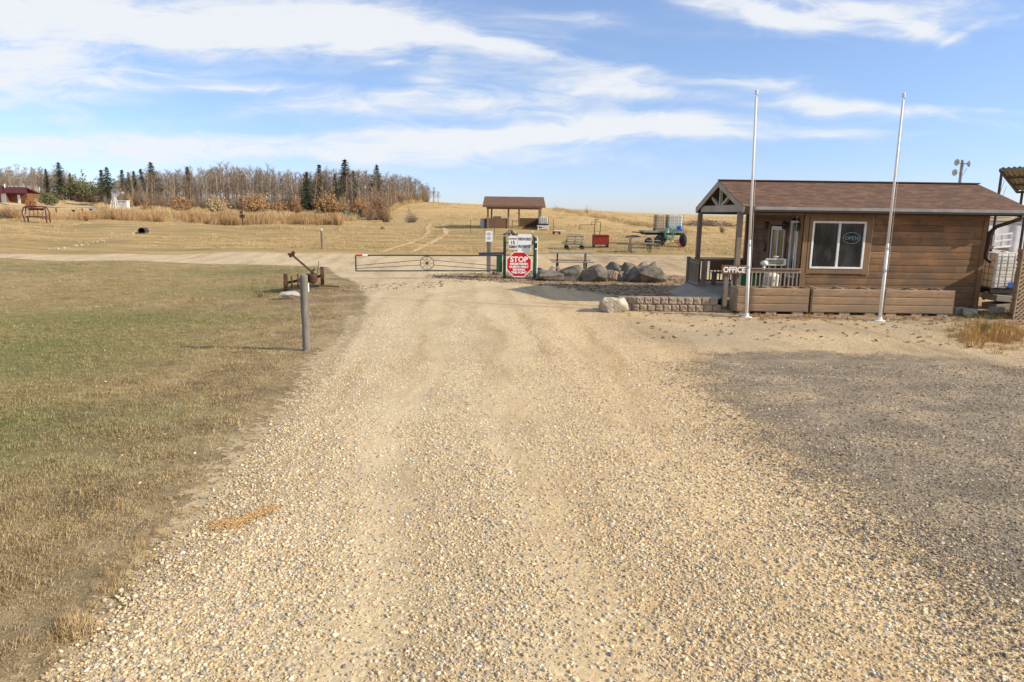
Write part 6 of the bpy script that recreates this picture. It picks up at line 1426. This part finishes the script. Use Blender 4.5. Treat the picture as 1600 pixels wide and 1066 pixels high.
# ---- spruces
SPR = []
for i,(h,w_) in enumerate(((12,4.6),(12,3.8),(12,5.4),(12,3.0))): 
    tr,nd = spruce(60+i,h,w_); rt = thing('spruce','x','tree',(0,0,0)); tr.build('trunk','spruce_bark',rt); nd.build('crown','spruce_needle',rt); SPR.append([rt,False])
for (px,tp,Y,k,ws,lab) in ((97,251,138,0,1.0,'dark spruce standing alone above the left part of the wood'),(76,262,140,3,.9,'thin young spruce left of the lone dark spruce'),(113,268,140,1,.8,'small spruce tip right of the lone dark spruce'),
 (163,263,118,3,1.1,'thin spruce at the left flank of the broad spruce clump'),(172,258,116,2,.95,'broad dark spruce behind the windmill'),(195,263,120,3,1.0,'narrow spruce right of the broad spruce behind the windmill'),(205,266,120,1,.8,'short spruce in the middle of the spruce group'),(213,265,122,3,.9,'slim spruce to the left of the round topped one'),(225,261,121,1,1.0,'spruce just left of the tallest spruce in the left group'),(241,250,120,1,1.15,'tallest spruce of the left group, above the white shed'),(297,258,125,3,1.1,'lone spruce tip showing over the middle of the wood'),
 (481,265,101,1,1.05,'dark green spruce at the wood edge left of the orange bush'),(501,254,107,3,1.1,'spruce tip rising behind the orange tinged aspen'),(525,268,106,3,1.0,'thin spruce left of the tallest spruce'),(541,245,102,1,1.2,'tallest spruce of the wood, behind the timber frame'),(534,290,100,2,.75,'dense dark lower spruce at the foot of the tallest one'),(553,264,106,1,1.0,'spruce leaning against the right flank of the tallest one'),(590,254,108,1,1.0,'spruce near the lamp pole at the right end of the wood')):
    r = SPR[k][0] if not SPR[k][1] else copy_tree(SPR[k][0]); SPR[k][1] = True
    g = XY(px,Y); hh = at(px,tp,Y).z-g.z; r.location = g-Vector((0,0,.1)); s_ = hh/12; r.scale = (s_*ws*1.05,s_*ws*1.05,s_); r.rotation_euler[2] = px*.7; tag(r,lab,'tree','spruces in the wood')
# round-topped pine and bushes
def mkbush(px,Y,wpx,tp,matst,matlf,leaves,lab,seed,n=70,cat='bush',name='bush',lsz=.07,group=None,bot=0):
    g = XY(px,Y); k = Y/F; w_ = wpx*k; hh = max(.4,at(px,tp,Y).z-g.z); st,lf = bush(seed,hh,w_,n,leaves,max(.014,.0075*hh*1.2),lsz)
    o = thing(name,lab,cat,g,group); 
    for m_,nm,mm in ((st,'stems',matst),(lf,'leaves',matlf)):
        if m_.v: m_.v = [(x+g.x,y+g.y,z+g.z-.05) for x,y,z in m_.v]; m_.build(nm,mm,o)
for a in ((130,132,52,276,'purple_twig','green_leaf',5,'round olive green pine at the dip in the wood',1,110,'tree','round_pine',.16),
 (77,105,27,302,'purple_twig','green_leaf',5,'dark green bush beside the camp lane',2,80,'bush','bush',.10),
 (50,92,15,309,'purple_twig','rust_leaf',4,'small brown bush right of the hut',3,50,'bush','bush',.08),
 (12,66,34,322,'purple_twig','rust_leaf',1,'leafless greyish bush at the left edge before the hut',4,110,'bush','bush',.05),
 (135,66,9,334,'purple_twig','rust_leaf',2,'tiny dark shrub in the reeds',5,40,'bush','bush',.05),
 (203,104,10,303,'purple_twig','orange_leaf',2,'narrow rust red bush behind the white shed',6,40,'bush','bush',.09),
 (230,92,20,316,'purple_twig','orange_leaf',2,'low orange bush right of the metal ramp',7,60,'bush','bush',.08),
 (282,94,32,302,'purple_twig','orange_leaf',3,'rounded orange bush left of the pale bushy one',8,90,'bush','bush',.10),
 (340,90,30,308,'purple_twig','straw_i',6,'pale tan bush in front of the wood',9,90,'bush','bush',.09),
 (398,94,44,303,'purple_twig','orange_leaf',3,'wide orange bush right of the rusty pole',10,130,'bush','bush',.11),
 (437,96,28,312,'purple_twig','orange_leaf',2,'dull orange bush between two spruce trunks',11,80,'bush','bush',.10),
 (462,96,24,310,'purple_twig','rust_leaf',2,'rust brown bush left of the dark spruce foot',12,80,'bush','bush',.10),
 (512,94,36,304,'purple_twig','orange_leaf',4,'large rounded golden orange bush at the wood edge',13,130,'bush','bush',.11),
 (537,92,20,309,'purple_twig','orange_leaf',2,'small orange bush behind the timber frame',14,70,'bush','bush',.09),
 (563,93,36,310,'purple_twig','rust_leaf',3,'wide orange brown bush behind the green chairs',15,120,'bush','bush',.10),
 (592,84,30,300,'purple_twig','rust_leaf',2,'tall leafless thicket with rusty tops at the right end of the wood',16,150,'bush','thicket',.07),
 (603,80,22,325,'purple_twig','rust_leaf',1,'dark purple low thicket in front of the tall one',17,120,'bush','thicket',.05),
 (578,82,24,322,'purple_twig','rust_leaf',1,'grey purple thicket left of the white birch',18,120,'bush','thicket',.05),
 (514,78,16,332,'purple_twig','rust_leaf',0,'small leafless shrub at the end of the reeds',19,60,'bush','bush',.05),
 (643,79,24,331,'purple_twig','rust_leaf',0,'low purple brown shrub alone on the hillside',20,130,'bush','bush',.05),
 (598,64,6,354,'purple_twig','rust_leaf',2,'tiny brown weed clump on the open field',21,30,'bush','weed_clump',.04),
 (622,122,44,300,'purple_twig','rust_leaf',3,'rusty brown brush mass at the hilltop end of the wood',22,150,'bush','thicket',.10),
 (1128,72,10,352,'purple_twig','straw_i',1,'leafless bush on the field seen under the porch roof',23,60,'bush','bush',.05),
 (917,118,14,320,'purple_twig','straw_i',0,'tiny leafless shrub on the ridge right of the shelter',24,26,'bush','bush',.05),
 (866,118,8,317,'purple_twig','straw_i',0,'faint bare sapling on the hill just right of the shelter',25,14,'bush','bush',.05),
 (958,100,6,343,'purple_twig','straw_i',0,'low bare weed on the field edge line',26,20,'bush','weed_clump',.05),
 (409,24.2,12,446,'purple_twig','straw_i',2,'dry flower stalks in the grass left of the white rock',27,16,'weed','dry_weed',.012)):
    (px,Y,wpx,tp,ms,ml,lv_,lab,seed,n,cat,name,lsz) = a
    if ml=='straw_i' and 'straw_i' not in MATS: vegmat('straw_i',[(0,(.36,.25,.12)),(.5,(.44,.33,.19)),(1,(.28,.19,.10))],inst=False)
    mkbush(px,Y,wpx,tp,ms,ml,lv_,lab,seed,n,cat,name,lsz)
mkb_sap = [(641,80,322)]
for i,(px,Y,tp) in enumerate(mkb_sap):
    r = copy_tree(asp_root[i]); g = XY(px,Y); hh = at(px,tp,Y).z-g.z; r.location = g; r.scale = (.45,.45,hh/9); r.name = 'bare_sapling'; tag(r,('thin bare sapling beside the lone purple shrub on the hillside','small bare sapling at the crest end of the wood')[i],'tree','saplings on the hillside')
# ---- reeds and tall grass
rd = [proto('reed_clump',tuft(400+i,26,1.25,.35,.035,.28,.25),'reed') for i in range(5)]
P_,S_ = [],[]
for i in range(5200):
    px = fr_.uniform(-20,535); yb = 70 if px>60 else 69; Y = fr_.uniform(67,79) if px>95 else fr_.uniform(66,72)
    if 60>px>34 and Y<66: continue
    e = math.sin(px*.11)*.5+math.sin(px*.037+1)*.5
    if fr_.random() > .42+.34*e: continue
    g = XY(px,Y); P_.append(tuple(g)); S_.append(fr_.uniform(.28,.72)*(1.0 if px>150 else .85)*(1.1 if px>270 else 1)*(1+.25*e))
scatter('reed_grass',rd,P_,S_,rng.uniform(0,6.28,len(P_)),tilt=.08)
P_,S_ = [],[]
for i in range(3600):
    px = fr_.uniform(150,660); Y = front(px)-fr_.uniform(0,26)
    if Y<79 or (px>560 and Y<front(px)-6): continue
    g = XY(px,Y); P_.append(tuple(g)); S_.append(fr_.uniform(.35,.85))
for i in range(420):     # unmown strip on the right-hand hillside
    f = fr_.random(); px = 868+f*212+fr_.uniform(-3,3); py = float(np.interp(px,[868,960,1080],[327,345,365]))+fr_.uniform(-2.0,2.2); g = G(px,py); P_.append(tuple(g)); S_.append(fr_.uniform(.25,.6))
stt = [proto('straw_clump',tuft(420+i,24,1.1,.45,.035,.45,.4),'straw') for i in range(4)]
scatter('tall_grass',stt,P_,S_,rng.uniform(0,6.28,len(P_)),tilt=.1)
# ---- lawn blades
lawn_poly = [(-60,-5),(-60,40)]+[(x-.15,y) for x,y in [CRN[1],CRN[0]]]+[(x-.12,y) for x,y in LE[::-1]]
def sample(poly, n, x0,x1,y0,y1, power=1.0, wedge=True, edge=None, soft=0):
    X = rng.uniform(x0,x1,n); Y = y0+(y1-y0)*rng.random(n)**power
    if wedge: k = np.abs(X) < .79*Y*1.0+1.2; X,Y = X[k],Y[k]
    sd = sdist(poly,X,Y); k = sd > (rng.random(len(sd))*soft if soft else 0); return X[k],Y[k],sd[k]
bl = [proto('grass_blades',tuft(500+i,44,.036,.13,.0052,1.4,.8),'lawn_blade') for i in range(6)]
Ps,Ss = [],[]
for (y0,y1,dens,sc) in ((3.0,7,310,.95),(7,12,150,1.05),(12,20,62,1.25),(20,30,24,1.5),(30,40,9,1.8)):
    n = int(dens*(20*(y1-y0))); X,Y,sd = sample(lawn_poly,n,-32,-1,y0,y1,soft=.7)
    P = np.stack([X,Y,tz_np(X,Y)],1); Ps.append(P); Ss.append(sc*rng.uniform(.6,1.25,len(X))*np.where(rng.random(len(X))<.04,1.7,1))
P_ = np.concatenate(Ps); S_ = np.concatenate(Ss); print('lawn tufts',len(P_))
scatter('lawn_grass',bl,P_,S_,rng.uniform(0,6.28,len(P_)),tilt=.12)
# ragged dry grass at the road edge and around the cabin
P_,S_ = [],[]
es = left_edge
for i in range(620):
    k = fr_.randrange(len(es)-3); f = fr_.random(); px = es[k][0]*(1-f)+es[k+1][0]*f-fr_.gauss(2,22); py = es[k][1]*(1-f)+es[k+1][1]*f; g = G(px-4,py)
    P_.append(tuple(g)); S_.append(fr_.uniform(.018,.055))
for i in range(34): P_.append(tuple(G(112+fr_.gauss(0,14),985+fr_.gauss(0,9)))); S_.append(fr_.uniform(.05,.10))
sc_s = [proto('dry_tuft',tuft(440+i,30,1.0,.9,.05,1.0,.8),'straw') for i in range(4)]
scatter('edge_grass',sc_s,P_,S_,rng.uniform(0,6.28,len(P_)),tilt=.1)
P_,S_ = [],[]
for i in range(420):
    g = G(1555+fr_.gauss(0,34),524+fr_.gauss(0,9)); P_.append(tuple(g)); S_.append(fr_.uniform(.05,.17)+(.14 if fr_.random()<.1 else 0))
for i in range(260):
    g = G(fr_.uniform(1150,1600),fr_.uniform(486,502)); P_.append((g.x,g.y,g.z)); S_.append(fr_.uniform(.04,.13))
for i in range(90):
    g = G(fr_.uniform(985,1130),fr_.uniform(482,488)); P_.append((g.x,g.y,g.z)); S_.append(fr_.uniform(.04,.10))
so_s = [proto('dry_tuft',tuft(450+i,34,1.0,.5,.035,.9,.6),'straw_orange') for i in range(4)]
scatter('dry_grass',so_s,P_,S_,rng.uniform(0,6.28,len(P_)),tilt=.1)
P_,S_ = [],[]
for (a_,b_,y0,y1,n) in ((1128,1150,478,484,60),(1170,1215,484,488,70),(1222,1262,485,490,50),(1340,1400,488,492,30),(1490,1580,488,500,60),(1530,1560,508,520,30)):
    for i in range(n): g = G(fr_.uniform(a_,b_),fr_.uniform(y0,y1)); P_.append((g.x,g.y,g.z)); S_.append(fr_.uniform(.06,.2))
wg_ = [proto('weed',tuft(460+i,26,.9,.4,.07,1.0,.6),'weed_green') for i in range(3)]
scatter('green_weeds',wg_,P_,S_,rng.uniform(0,6.28,len(P_)),tilt=.1)
P_,S_ = [],[]
for i in range(9000):      # stubble of the mown field
    Y = 47+fr_.random()**1.3*80; px = fr_.uniform(-20,1180); x_ = (px-800)/F*Y; k_ = math.sin(x_*.21+2*math.sin(Y*.09))+math.sin(Y*.55+x_*.06)
    if k_ < fr_.uniform(-1.6,1.2): continue
    g = XY(px,Y); P_.append(tuple(g)); S_.append(fr_.uniform(.07,.17)*(1+Y/160))
scatter('field_stubble',[proto('stubble',tuft(470+i,26,1.0,2.2,.09,.9,.6),'straw') for i in range(4)],P_,S_,rng.uniform(0,6.28,len(P_)),tilt=.05)
mo = []      # drift of orange needles on the left of the drive
for i in range(520):
    f_ = fr_.betavariate(1.3,1.6); g = G(330+105*f_+fr_.gauss(0,9), 826-28*f_+7*math.sin(f_*5)*fr_.random()+fr_.gauss(0,3.6)*(1.1-.7*f_)); mo.append((g.x,g.y,g.z+.018))
vegmat('orange_needle',[(0,(.48,.28,.10)),(.5,(.58,.38,.17)),(1,(.38,.22,.09))]); nq = MB(); nq.box((0,0,.1),(1,.3,.2))
scatter('needle_litter',[proto('needle',nq,'orange_needle')],mo,rng.uniform(.010,.030,520),rng.uniform(0,6.28,520),tilt=.3)
# ---- fallen leaves, bark chips
lq = MB(); lq.add([(-.5,0,0),(0,-.32,.08),(.5,0,.02),(0,.32,.1),(-.1,0,.0)],[(0,1,4),(1,2,4),(2,3,4),(3,0,4)]); lp = proto('leaf',lq,'leaf_litter')
X,Y,sd = sample(lawn_poly,1500,-26,-1,3.2,32,1.3); n = len(X); P = np.stack([X,Y,tz_np(X,Y)+.045],1)
scatter('fallen_leaves',[lp],P,rng.uniform(.022,.05,n),rng.uniform(0,6.28,n),tilt=.4)
ck = MB(); ck.box((0,0,.12),(1,.4,.2)); cp_ = proto('chip',ck,'twig_litter')
Xa,Ya,sa = sample(mulchp,5200,-4,9,19,33,wedge=False,soft=.8); Xb,Yb,sb_ = sample(mul2,900,3,22,15,21,wedge=False,soft=1.2); Xc,Yc,sc_ = sample(mow,500,-8,-1,24,30,wedge=False,soft=.5); Xd,Yd,sd_2 = sample(RP,500,3.2,16,12.5,24,wedge=False)
k = sdist(lotp,Xd,Yd)<-.3; Xd,Yd = Xd[k],Yd[k]
X = np.concatenate([Xa,Xb,Xc,Xd]); Y = np.concatenate([Ya,Yb,Yc,Yd]); n = len(X)
scatter('bark_litter',[cp_],np.stack([X,Y,tz_np(X,Y)+.02],1),rng.uniform(.03,.11,n),rng.uniform(0,6.28,n),tilt=.2)
# ---- loose gravel
pb = [];  dpb = []
for i in range(8):
    m_ = blob(1,.70+.28*random.random(),.38+.16*random.random(),900+i,.26,1 if i>3 else 2,4); pb.append(proto('pebble',m_,'pebble',smooth=i<6)); m2_ = MB(); m2_.v=list(m_.v); m2_.f=list(m_.f); dpb.append(proto('dark_pebble',m2_,'dark_pebble'))
def tracks(X,Y):
    cx = -.35-.062*Y; d = X-cx+.25*np.sin(Y*.9)+.15*np.sin(Y*2.3+1); tr_ = lambda c,w_: np.exp(-((d-c)/w_)**2)
    return np.clip(np.maximum(np.maximum(tr_(-.55,.38),tr_(1.0,.42)),.6*tr_(2.7,.35)),0,1)
Ps,Ss,Rs = [],[],[]
for (y0,y1,dens,sz) in ((3.3,6,3100,1.0),(6,9,1900,1.05),(9,13,750,1.12),(13,19,120,1.2)):
    n = int(dens*26*(y1-y0)); X,Y,sd = sample(RP,n,-10,16,y0,y1,soft=.3)
    ls = sdist(lotp,X,Y); tk = tracks(X,Y)
    cl = .5+.5*np.sin(X*1.7+1.3*np.sin(Y*1.1))*np.sin(Y*1.3+X*.7)
    keep = rng.random(len(X)) < np.where(ls>0, np.clip(.75*np.exp(-ls/.8)+.10,0,1), (1-.75*tk)*(.70+.30*cl))
    X,Y = X[keep],Y[keep]; n = len(X); s_ = np.exp(rng.normal(math.log(.0078),.52,n))*sz; s_ = np.clip(s_,.003,.0225)
    Ps.append(np.stack([X,Y,tz_np(X,Y)+.010+s_*.02],1)); Ss.append(s_)
P_ = np.concatenate(Ps); S_ = np.concatenate(Ss); n = len(P_); print('pebbles',n)
scatter('loose_gravel',pb,P_,S_,None,rot=np.stack([rng.normal(0,.35,n),rng.normal(0,.35,n),rng.uniform(0,6.28,n)],1))
Ps,Ss = [],[]
for (y0,y1,dens,sz) in ((3.3,6,1700,.9),(6,9,900,1.0),(9,13,420,1.15)):
    n = int(dens*13*(y1-y0)); X,Y,sd = sample(lotp,n,2,15,y0,y1,soft=.7)
    n = len(X); s_ = np.clip(np.exp(rng.normal(math.log(.0078),.42,n))*sz,.003,.028); Ps.append(np.stack([X,Y,tz_np(X,Y)+.014+s_*.1],1)); Ss.append(s_)
P_ = np.concatenate(Ps); S_ = np.concatenate(Ss); n = len(P_); print('dark',n)
scatter('dark_gravel',dpb,P_,S_,None,rot=np.stack([rng.normal(0,.35,n),rng.normal(0,.35,n),rng.uniform(0,6.28,n)],1))
